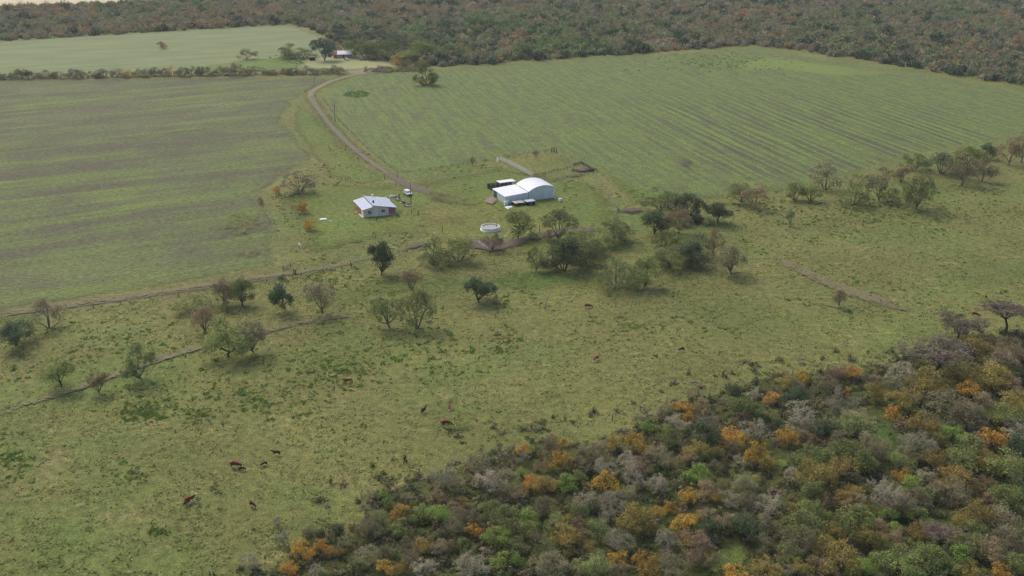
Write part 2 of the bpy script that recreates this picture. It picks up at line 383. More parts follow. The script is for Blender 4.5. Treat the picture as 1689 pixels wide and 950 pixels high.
sheet('mud_patch', [(1014, 352), (1030, 343), (1062, 342), (1064, 352), (1040, 356)], M_MUD, 1.2, 2)
sheet('mud_patch', [(1120, 432), (1140, 424), (1166, 430), (1150, 442), (1128, 442)], M_MUD, 1.2, 2)
sheet('mud_patch', [(795, 334), (812, 322), (822, 332), (812, 340)], m_soil('pinkish soil', lin(128, 110, 98), lin(146, 128, 112), 1.0, 2.0, 0.5), 0.8, 2)
sheet('mud_patch', [(470, 318), (492, 312), (516, 318), (500, 324), (476, 324)], M_MUDS, 1.5, 3)
sheet('bare_soil', [(984, 240), (1002, 234), (1012, 248), (996, 256)], M_MUDS, 2, 4)
sheet('bare_soil', [(1112, 268), (1140, 258), (1150, 276), (1130, 288)], M_MUDS, 2, 4)
sheet('bare_soil', [(700, 322), (745, 322), (744, 336), (704, 334)], M_MUDS, 2, 4)
sheet('bare_soil', [(884, 298), (940, 286), (990, 284), (975, 292), (900, 302)], M_MUDS, 2, 3)
sheet('grass_clearing', [(1420, 690), (1445, 665), (1470, 700), (1500, 760), (1470, 800), (1440, 770)], m_turf('clearing grass', 0.1, 0.8, (0.72, 0.86, 0.72), 4, 7, 0.1), 2.5, 2)
sheet('grass_clearing', [(1130, 925), (1190, 890), (1255, 905), (1240, 950), (1130, 975)], bpy.data.materials['clearing grass'], 2.5, 2)
sheet('grass_clearing', [(1270, 745), (1310, 742), (1300, 800), (1265, 812)], bpy.data.materials['clearing grass'], 2.5, 2)
sheet('worn_grass', [(575, 372), (640, 366), (700, 352), (760, 346), (800, 352), (780, 378), (720, 378), (660, 384), (600, 392)], m_turf('worn yard grass', 1.0, 0.1, (1.0, 0.96, 0.92), 8, 16, 0.08, 0.42), 3, 3)
sheet('worn_grass', [(690, 316), (760, 312), (830, 330), (790, 348), (730, 344), (692, 336)], bpy.data.materials['worn yard grass'], 3, 3)
sheet('worn_grass', [(330, 330), (400, 318), (452, 362), (466, 436), (380, 440), (340, 390)], m_turf('straw headland', 0.7, 0.5, (1.02, 1.04, 0.94), 14, 30, 0.05, 0.55), 4, 3)
sheet('green_patch', [(722, 704), (742, 698), (790, 702), (770, 716), (730, 714)], m_turf('lush patch', 0.05, 1, (0.85, 1.0, 0.75), 1.5, 2, 0.3, 0.6), 1.2, 1)
#==NEXT==

# ------------------------------------------------------------------ vegetation
def m_leaf(name, a, b2, hue=0.0):
    m, n, b = mat(name)
    oi = n.new('ShaderNodeObjectInfo')
    c = n.mix(n.attr('tint'), a, b2)
    c = n.mix(n.ramp(n.noise(n.objco(), 0.55, 3, 0.6), 0.5, 0.68, 0, 0.45), c, lin(134, 130, 86))
    hs = n.new('ShaderNodeHueSaturation'); n.put(hs.inputs['Color'], c)
    n.put(hs.inputs['Hue'], n.ramp(oi.outputs['Random'], 0, 1, 0.492, 0.512)); n.put(hs.inputs['Value'], n.ramp(n.math('FRACT', n.math('MULTIPLY', oi.outputs['Random'], 7.31)), 0, 1, 1.12, 1.66))
    leafy(n, m, b, hs.outputs[0])
    return m
def leafy(n, m, b, col, k=0.30):
    """thin leaves and twigs: part of the light passes through"""
    d = n.new('ShaderNodeBsdfDiffuse'); t = n.new('ShaderNodeBsdfTranslucent'); x = n.new('ShaderNodeMixShader')
    n.put(d.inputs[0], col); n.put(t.inputs[0], col); x.inputs[0].default_value = k
    n.l.new(d.outputs[0], x.inputs[1]); n.l.new(t.outputs[0], x.inputs[2])
    n.l.new(x.outputs[0], m.node_tree.nodes['Material Output'].inputs['Surface']); n.n.remove(b)
def m_bark(name, c):
    m, n, b = mat(name); f = n.noise(n.objco(), 6, 4, 0.6)
    n.put(b.inputs['Base Color'], n.bright(c, n.ramp(f, 0.3, 0.7, 0.75, 1.25))); b.inputs['Specular IOR Level'].default_value = 0.05; return m

def unit(v): return v / (np.linalg.norm(v, axis=-1, keepdims=True) + 1e-9)

def seg_prisms(P0, P1, R0, R1, tip):
    """3-sided prisms (or spikes when tip) along segments"""
    d = unit(P1 - P0); a = np.cross(d, np.array([0.31, 0.17, 0.93])); a = unit(a); b = np.cross(d, a); n = len(P0)
    ring = [(a * math.cos(q) + b * math.sin(q)) for q in (0, 2.094, 4.189)]
    lo = np.stack([P0 + r * R0[:, None] for r in ring], 1)
    if tip:
        V = np.concatenate([lo, P1[:, None]], 1).reshape(-1, 3); o = np.arange(n)[:, None] * 4
        T = np.concatenate([o + np.array(t) for t in ((0, 1, 3), (1, 2, 3), (2, 0, 3))])
    else:
        hi = np.stack([P1 + r * R1[:, None] for r in ring], 1)
        V = np.concatenate([lo, hi], 1).reshape(-1, 3); o = np.arange(n)[:, None] * 6
        T = np.concatenate([o + np.array(t) for t in ((0, 1, 4), (0, 4, 3), (1, 2, 5), (1, 5, 4), (2, 0, 3), (2, 3, 5))])
    return V, T

TREE_D, TREE_H = 6.0, 5.2
def tree_mesh(kind, seed, leafm, barkm, twigm, leaves=900, lsize=0.34, clump=0.42, nl1=6, kids=(4, 4, 5, 3), shape='round',
              base=0.32, twig_r=0.018, trunk_r=0.14, lean=0.0, twigs=True, multi=False, tint_c=0.6, spread=1.0):
    """a trunk mesh (stem and limbs) and a crown mesh (branches, twigs, leaves) filling several uneven lobes"""
    g = np.random.default_rng(seed); H, rx = TREE_H, TREE_D / 2
    nl = int(g.integers(5, 9)) if shape == 'round' else 9
    # lobes: centre and radii; the first is the leader, the others stand around it at all heights
    LC, LR = [], []
    zb = H * base
    for i in range(nl):
        a = i * 2.4 + g.uniform(-.5, .5); f = 0 if i == 0 else g.uniform(.42, .66)
        r = rx * (g.uniform(.36, .50) if i else .5)
        if shape == 'flat': z = H * g.uniform(.70, .84); rz_ = r * .42; f = 0 if i == 0 else g.uniform(.35, .72)
        else:
            t = 1.0 if i == 0 else g.uniform(0.0, .85); z = zb + r * .8 + (H - zb - r * 1.7) * t; rz_ = r * g.uniform(.75, 1.05); f *= 1.12 - .35 * t
        LC.append((math.cos(a) * f * rx * spread + lean * z / H, math.sin(a) * f * rx * spread, z)); LR.append((r, r, rz_))
    LC, LR = np.array(LC), np.array(LR)
    top = np.array([lean * .4 + g.normal() * .1, g.normal() * .1, max(zb * (.2 if multi else .95), .25)])
    def clip(p, lb, lo=0.8, hi=1.12):
        C, E3 = LC[lb], LR[lb]; q = (p - C) / E3; l = np.linalg.norm(q, axis=1, keepdims=True)
        lim = g.uniform(lo, hi, (len(p), 1)); r = np.where(l > lim, q * lim / (l + 1e-9), q) * E3 + C
        r[:, 2] = np.maximum(r[:, 2], .05 * H); return r
    tr = MB(); k0 = trunk_r
    if not multi: tr.tube([(0, 0, -0.15), (lean * 0.1 + g.normal() * .06, g.normal() * .06, top[2] * .5), tuple(top)], [k0 * 1.3, k0, k0 * 0.85], 6)
    for c in LC:
        s0 = top if not multi else np.array([c[0] * .10, c[1] * .10, -.1]); m1 = s0 + (c - s0) * .5 + g.normal(size=3) * .16 + np.array([0, 0, .1])
        tr.tube([tuple(s0), tuple(m1), tuple(c)], [k0 * .62, k0 * .42, k0 * .22], 4, cap=False)
    n1 = 5; lb = np.repeat(np.arange(nl), n1); P0 = LC[lb]
    D = unit(g.normal(size=P0.shape) + np.array([0, 0, .15])); P1 = P0 + D * LR[lb] * g.uniform(.35, .7, (len(P0), 1))
    rads = (k0 * .2, k0 * .13, twig_r * 1.4, twig_r, twig_r * .8); segs = [(P0, P1, 0, lb)]; prev = D; lens = (.42, .34, .28, .24)
    for lev, kk in enumerate(kids):
        P0 = np.repeat(P1, kk, 0); lb = np.repeat(lb, kk); D = np.repeat(prev, kk, 0); out = unit((P0 - LC[lb]) / LR[lb])
        d = unit(D * .35 + out * .45 + g.normal(size=P0.shape) * .6 + np.array([0, 0, .1]))
        P1 = clip(P0 + d * LR[lb] * lens[lev] * g.uniform(.5, 1.5, (len(P0), 1)), lb, *((.85, 1.42) if lev == len(kids) - 1 else (.8, 1.12))); prev = unit(P1 - P0); segs.append((P0, P1, lev + 1, lb))
    Vs, Ts, Ms, Ti = [], [], [], []; off = 0
    for P0, P1, lev, lb_ in segs:
        last = lev == len(kids)
        V, T = seg_prisms(P0, P1, np.full(len(P0), rads[lev]), np.full(len(P0), rads[lev] * .65), last)
        Vs.append(V); Ts.append(T + off); off += len(V); Ms.append(np.zeros(len(T), int)); Ti.append(np.repeat(g.uniform(0, 1, len(P0)), len(V) // len(P0)))
    if leaves:
        P0, P1, lev, lb_ = segs[min(2, len(segs) - 1)]; u = g.uniform(.2, 1.15, (leaves, 1)); cl = g.integers(0, len(P0), leaves)
        ct = g.uniform(0, 1, len(P0)); lt = g.uniform(0, 1, nl)
        p = clip(P0[cl] + (P1[cl] - P0[cl]) * u + g.normal(size=(leaves, 3)) * clump * np.array([1, 1, .8]), lb_[cl], .8, 1.28)
        out = unit((p - LC[lb_[cl]]) / LR[lb_[cl]]); nrm = unit(out * .7 + np.array([0, 0, .4]) + g.normal(size=p.shape) * .8)
        a = unit(np.cross(nrm, g.normal(size=p.shape))); b = np.cross(nrm, a); sz = lsize * g.uniform(.5, 1.35, (leaves, 1))
        q = np.stack([p - a * sz * .55, p - b * sz * .32 + nrm * sz * .1, p + a * sz * .55, p + b * sz * .32 + nrm * sz * .1], 1).reshape(-1, 3)
        o = np.arange(leaves)[:, None] * 4; T = np.concatenate([o + np.array((0, 1, 2)), o + np.array((0, 2, 3))])
        Vs.append(q); Ts.append(T + off); Ms.append(np.ones(len(T), int))
        t = np.clip(ct[cl] * .35 + lt[lb_[cl]] * .3 + g.uniform(0, 1, leaves) * .35, 0, 1); Ti.append(np.repeat(t, 4))
    crown = np_mesh('crown', np.vstack(Vs), np.vstack(Ts), [twigm, leafm], np.concatenate(Ms), {'tint': np.concatenate(Ti)})
    return tr.mesh('trunk', barkm), crown

BARK_G = m_bark('grey bark', lin(112, 104, 94)); BARK_D = m_bark('dark bark', lin(70, 62, 54)); BARK_P = m_bark('pale bark', lin(150, 142, 132)); BARK_T = m_bark('tan bark', lin(150, 128, 100))
def tw(name, c): return m_leaf(name, tuple(x * 0.8 for x in c), tuple(x * 1.15 for x in c))
KINDS = {
 # kind: (name, adjective, leaf dark, leaf light, twig, bark, params)
 'O': ('autumn_tree', 'orange autumn tree', lin(150, 116, 38), lin(208, 162, 62), lin(136, 118, 94), BARK_G, dict(leaves=1150, lsize=0.26, clump=0.30, kids=(4, 4), twig_r=0.028)),
 'Y': ('yellowing_tree', 'olive-yellow turning tree', lin(110, 102, 52), lin(164, 144, 76), lin(132, 118, 94), BARK_G, dict(leaves=1700, lsize=0.24, clump=0.36, kids=(4, 4))),
 'G': ('leafy_tree', 'mid-green leafy tree', lin(88, 101, 58), lin(146, 152, 90), lin(112, 104, 84), BARK_D, dict(leaves=2300, lsize=0.25, clump=0.38, kids=(4, 3))),
 'B': ('bright_green_tree', 'bright green leafy tree', lin(90, 112, 50), lin(138, 154, 80), lin(108, 104, 78), BARK_D, dict(leaves=2200, lsize=0.26, clump=0.36, kids=(4, 3))),
 'D': ('evergreen_tree', 'dark evergreen tree', lin(56, 70, 48), lin(104, 116, 82), lin(92, 86, 74), BARK_D, dict(leaves=2700, lsize=0.26, clump=0.36, kids=(4, 3))),
 'W': ('bare_tree', 'silver-grey leafless tree', lin(118, 110, 90), lin(150, 140, 116), lin(166, 159, 136), BARK_P, dict(leaves=260, lsize=0.2, clump=0.5, kids=(4, 4, 3), twig_r=0.021)),
 'N': ('thorn_tree', 'twiggy thorn tree', lin(104, 98, 70), lin(142, 132, 98), lin(146, 138, 110), BARK_G, dict(leaves=900, lsize=0.2, clump=0.45, kids=(4, 4, 3), twig_r=0.020)),
 'R': ('russet_tree', 'russet-brown tree', lin(120, 104, 72), lin(158, 136, 98), lin(144, 126, 108), BARK_G, dict(leaves=1100, lsize=0.22, clump=0.4, kids=(4, 4, 3), twig_r=0.018)),
 'P': ('flat_topped_thorn_tree', 'purplish flat-topped thorn tree', lin(112, 98, 84), lin(142, 124, 108), lin(132, 118, 106), BARK_D, dict(leaves=500, lsize=0.2, clump=0.4, kids=(4, 4, 4), twig_r=0.016, shape='flat', base=0.45, trunk_r=0.13)),
 'V': ('grey_green_tree', 'dull grey-green tree', lin(98, 109, 62), lin(150, 157, 94), lin(122, 122, 90), BARK_G, dict(leaves=1700, lsize=0.22, clump=0.42, kids=(4, 4, 2), twig_r=0.018)),
}
LEAF = {}
TREES = {}
for ki, (k, (nm, adj, a, b, t, bark, par)) in enumerate(KINDS.items()):
    LEAF[k] = m_leaf(nm + ' foliage', a, b); twm = tw(nm + ' twigs', t)
    TREES[k] = [tree_mesh(k, 100 * ki + s, LEAF[k], bark, twm, multi=(s % 2 == 1 and k != 'P'), base=par.get('base', (0.10, 0.04, 0.14, 0.02)[s]),
                          **{q: w for q, w in par.items() if q != 'base'}) for s in range(4)]
# a few tidy shapes for free-standing trees: a clear trunk under the crown
LONE = {}
for ki, (k, (nm, adj, a, b, t, bark, par)) in enumerate(KINDS.items()):
    twm = bpy.data.materials[nm + ' twigs']
    LONE[k] = [tree_mesh(k, 3000 + 100 * ki + s, LEAF[k], bark, twm, base=par.get('base', 0.07), lean=(0.0, 0.7, -0.5)[s],
                         **{q: (int(w * 1.4) if q == 'leaves' else w) for q, w in par.items() if q != 'base'}) for s in range(3)]
SHRUB = {}
for ki, (k, (nm, adj, a, b, t, bark, par)) in enumerate(KINDS.items()):
    if k == 'P': continue
    twm = bpy.data.materials[nm + ' twigs']
    SHRUB[k] = [tree_mesh(k, 6000 + 100 * ki + s, LEAF[k], bark, twm, base=0.04, multi=True, **{q: (int(w * 0.8) if q == 'leaves' else w) for q, w in par.items() if q not in ('base', 'shape')}) for s in range(2)]

def plant(kind, x, y, dia, hgt, lib=None, label=None, group=None, name=None, cat='tree', var=None):
    tr, cr = (lib or TREES)[kind][random.randrange(len((lib or TREES)[kind])) if var is None else var]
    o = empty(name or KINDS[kind][0], (x, y, 0), random.uniform(0, 6.283), label, cat, group)
    o.scale = (dia / TREE_D, dia / TREE_D * random.uniform(0.9, 1.1), hgt / TREE_H)
    link('trunk', tr, o); link('crown', cr, o); return o

# --- near woodland: crown centre (photo px), crown width px, kind
WOOD = '''411 923 30 W|457 858 16 W|466 884 24 W|497 905 42 O|532 900 34 O|475 936 36 O|522 942 26 W|532 947 24 G|561 908 18 Y|568 892 22 N|555 872 24 D|530 875 14 B|511 872 22 N|592 930 24 G
610 813 24 N|605 838 28 N|632 816 22 B|640 828 22 B|659 842 32 O|681 831 14 Y|608 864 40 N|622 853 36 V|679 820 20 W|694 842 32 G|722 848 46 B|661 866 32 G|720 817 26 R|731 784 42 W|745 864 36 N|612 915 38 N|632 906 28 N|672 895 26 N|698 899 28 Y|681 919 32 N|727 903 32 N|745 899 18 R|634 934 34 O|661 939 30 Y|696 937 38 W
795 764 42 N|802 793 46 W|833 791 42 N|757 797 28 N|864 740 26 O|864 753 20 W|910 734 36 N|912 721 20 O|929 729 18 O|925 757 42 O|952 749 42 N|894 766 24 R|859 777 20 B|875 793 36 O|899 797 36 Y|855 813 26 R|934 793 36 B|950 786 26 G|996 769 38 W|976 772 28 N|1000 791 44 O|1016 729 30 Y|1049 727 40 O|987 746 38 N|998 731 18 W|1034 755 28 W|1045 773 36 W
773 846 36 N|766 829 24 Y|795 841 24 G|780 872 32 O|810 837 32 V|837 852 44 V|872 850 40 B|866 870 32 G|897 833 36 N|861 826 18 W|941 835 18 Y|967 824 36 W|1007 826 42 W|1003 847 26 W|974 836 28 D|954 846 36 V|919 859 32 V|939 855 24 O|954 864 28 R|934 881 42 Y|963 881 30 R|987 868 38 V|1045 852 54 Y|1020 890 46 W|890 886 32 N|817 883 44 B|852 897 32 V|901 903 34 V|764 899 28 G
782 928 50 W|828 923 36 B|853 921 28 B|917 928 50 N|890 932 36 N|939 908 22 Y|974 901 24 Y|981 926 46 V|1021 921 34 O|1065 928 48 O|1027 944 36 N|1069 864 32 Y|1085 843 26 O|1098 884 24 W|1034 877 30 N|1082 795 36 W|1058 795 26 W|1040 813 30 N|1058 764 28 R
1142 647 18 N|1100 676 26 N|1124 670 32 O|1135 686 24 O|1159 667 30 R|1113 696 36 W|1168 692 32 W|1054 689 22 N|1069 703 26 B|1161 712 50 D|1197 659 20 N|1212 645 22 D|1243 647 24 W|1226 667 46 G|1250 673 28 G|1223 687 28 R|1274 656 32 O|1272 687 36 V|1296 630 30 Y|1325 619 28 O|1316 635 30 N|1312 655 42 D|1325 681 54 W|1248 709 46 W|1254 687 28 D|1365 634 36 N|1396 643 18 O|1389 658 46 W|1396 609 30 R|1376 613 26 R
1299 716 42 O|1330 705 32 N|1365 705 38 D|1338 726 26 R|1380 696 24 N|1204 716 44 O|1223 725 34 O|1250 745 52 O|1212 737 28 N|1223 757 24 W|1150 740 36 Y|1128 731 20 W|1135 752 26 R|1164 747 26 G|1181 745 24 Y|1104 716 36 V|1084 745 46 N|1053 771 24 R|1150 778 46 B|1179 769 26 N|1248 787 20 O|1232 791 32 V|1343 749 50 G|1391 742 46 G|1347 780 54 Y|1385 771 40 Y|1307 781 26 W|1386 724 36 N|1086 791 26 W
1166 802 40 R|1195 800 26 N|1135 815 36 O|1106 835 26 O|1151 848 22 O|1128 861 42 O|1179 820 28 O|1204 820 32 W|1237 800 50 N|1237 828 40 N|1270 833 46 W|1265 862 40 N|1292 857 18 O|1310 837 18 Y|1168 845 34 N|1201 855 42 N|1230 868 50 D|1168 872 42 D|1098 887 34 W|1153 899 54 R|1175 890 24 W|1135 888 24 O|1104 928 46 N|1215 948 54 O|1345 803 42 G|1338 833 38 G|1363 824 30 R|1402 814 40 Y|1414 826 34 W
1402 857 60 G|1365 853 26 G|1327 866 58 V|1325 890 50 N|1360 899 42 Y|1380 877 34 Y|1263 892 36 N|1265 934 42 Y|1301 912 38 V|1325 914 24 B|1301 939 26 W|1321 937 32 Y|1391 917 56 Y|1411 941 36 B|1352 928 32 R|1370 942 26 R
1552 579 90 P|1406 613 32 O|1489 613 44 W|1481 634 32 N|1447 645 34 Y|1532 629 58 Y|1542 641 32 O|1491 656 42 Y|1522 655 32 N|1473 677 30 O|1445 623 18 R|1574 614 26 N|1609 569 42 Y|1641 567 28 R|1665 575 50 R|1625 591 20 O|1651 596 46 N|1687 587 24 R|1598 617 60 Y|1639 618 50 Y|1683 620 28 D|1671 634 36 R|1600 642 40 O|1627 652 16 O|1613 659 50 N|1596 669 14 O|1572 668 86 N|1598 679 50 N|1675 665 46 Y|1659 681 46 G|1415 687 42 R
1419 700 50 V|1431 728 40 N|1406 748 54 G|1429 762 36 B|1451 742 40 N|1522 702 56 Y|1572 711 42 B|1550 720 34 G|1518 730 52 W|1592 729 38 G|1639 719 50 O|1675 704 42 W|1613 726 32 R|1675 728 34 D|1501 748 36 N|1522 746 32 G|1542 758 46 Y|1588 750 56 G|1629 760 46 Y|1663 764 60 G|1613 742 26 Y|1491 762 36 V|1489 784 36 O|1526 784 32 W|1576 786 50 Y|1546 797 22 R|1506 803 50 B|1534 809 26 G|1570 809 50 N|1451 797 32 W|1473 817 50 W|1514 821 42 N|1627 795 36 R|1608 797 20 W|1643 780 30 G|1683 801 42 G|1663 815 50 G|1604 809 24 Y|1631 823 28 R
1411 820 46 O|1467 846 28 B|1518 850 36 B|1491 834 50 N|1427 854 32 B|1554 874 56 P|1451 866 28 R|1477 870 26 B|1516 872 32 Y|1477 886 38 R|1435 884 44 Y|1609 848 56 Y|1586 856 28 Y|1657 836 16 O|1653 856 50 N|1605 874 42 V|1603 896 50 V|1635 905 50 R|1653 888 40 N|1675 900 46 N|1685 880 16 B|1457 901 28 B|1489 917 56 G|1528 913 56 G|1562 909 26 N|1582 921 54 B|1453 929 40 G|1421 934 44 B|1457 939 22 W|1675 931 44 G|1653 943 40 O|1598 941 40 Y|1501 944 44 G|1552 939 40 G'''
wood = []
for tok in WOOD.replace('\n', '|').split('|'):
    x, y, w, k = tok.split(); wood.append((float(x), float(y), float(w), k))
EDGE_PX = np.array([(400, 930), (470, 870), (600, 820), (730, 770), (800, 750), (880, 720), (1000, 715), (1100, 665), (1240, 635), (1400, 600), (1540, 570), (1640, 555)], float)
def zone(x, y):
    col = 'far left' if x < 640 else 'left' if x < 860 else 'left of centre' if x < 1060 else 'right of centre' if x < 1260 else 'right' if x < 1480 else 'far right'
    ey = np.interp(x, EDGE_PX[:, 0], EDGE_PX[:, 1])
    row = 'woodland pasture edge' if y - ey < 42 else 'bottom edge of photo' if y > 895 else 'upper woodland' if y - ey < 120 else 'mid woodland' if y < 800 else 'lower woodland'
    return row, col
ORD = ['leftmost', 'second from left', 'third from left', 'fourth from left', 'fifth from left', 'sixth from left', 'seventh from left', 'eighth from left', 'ninth from left', 'tenth from left', 'eleventh from left']
NUM = ['', 'one', 'two', 'three', 'four', 'five', 'six', 'seven', 'eight', 'nine', 'ten', 'eleven', 'twelve']
buckets = {}
for t in wood:
    small = t[2] < 23
    buckets.setdefault((t[3], small) + zone(t[0], t[1]), []).append(t)
woodbase = []
for (k, small, row, col), ts in buckets.items():
    ts.sort()
    for i, (px, py, w, _) in enumerate(ts):
        s = ppm(py); dia = w / s * {'O': 1.14, 'B': 1.16}.get(k, 1.36)
        h = min(max(dia * random.uniform(0.66, 0.82), 2.2), 7.5) if k != 'P' else dia * 0.52
        p = at(px, py, h * (0.6 if k != 'P' else 0.75))
        adj = KINDS[k][1].replace('tree', 'shrub') if small else KINDS[k][1]
        lab = f"{adj}, {row}, {col}" if len(ts) == 1 else f"{adj}, {'left' if i == 0 else 'right'} of two, {row}, {col}" if len(ts) == 2 else f"{adj}, {ORD[i]} of {NUM[len(ts)]}, {row}, {col}"
        woodbase.append((p.x, p.y, dia))
        plant(k, p.x, p.y, dia, h, SHRUB if small and k != 'P' else TREES, lab, 'shrubs of the near woodland' if small else 'trees of the near woodland',
              name=KINDS[k][0].replace('tree', 'shrub') if small else None, cat='shrub' if small else 'tree')

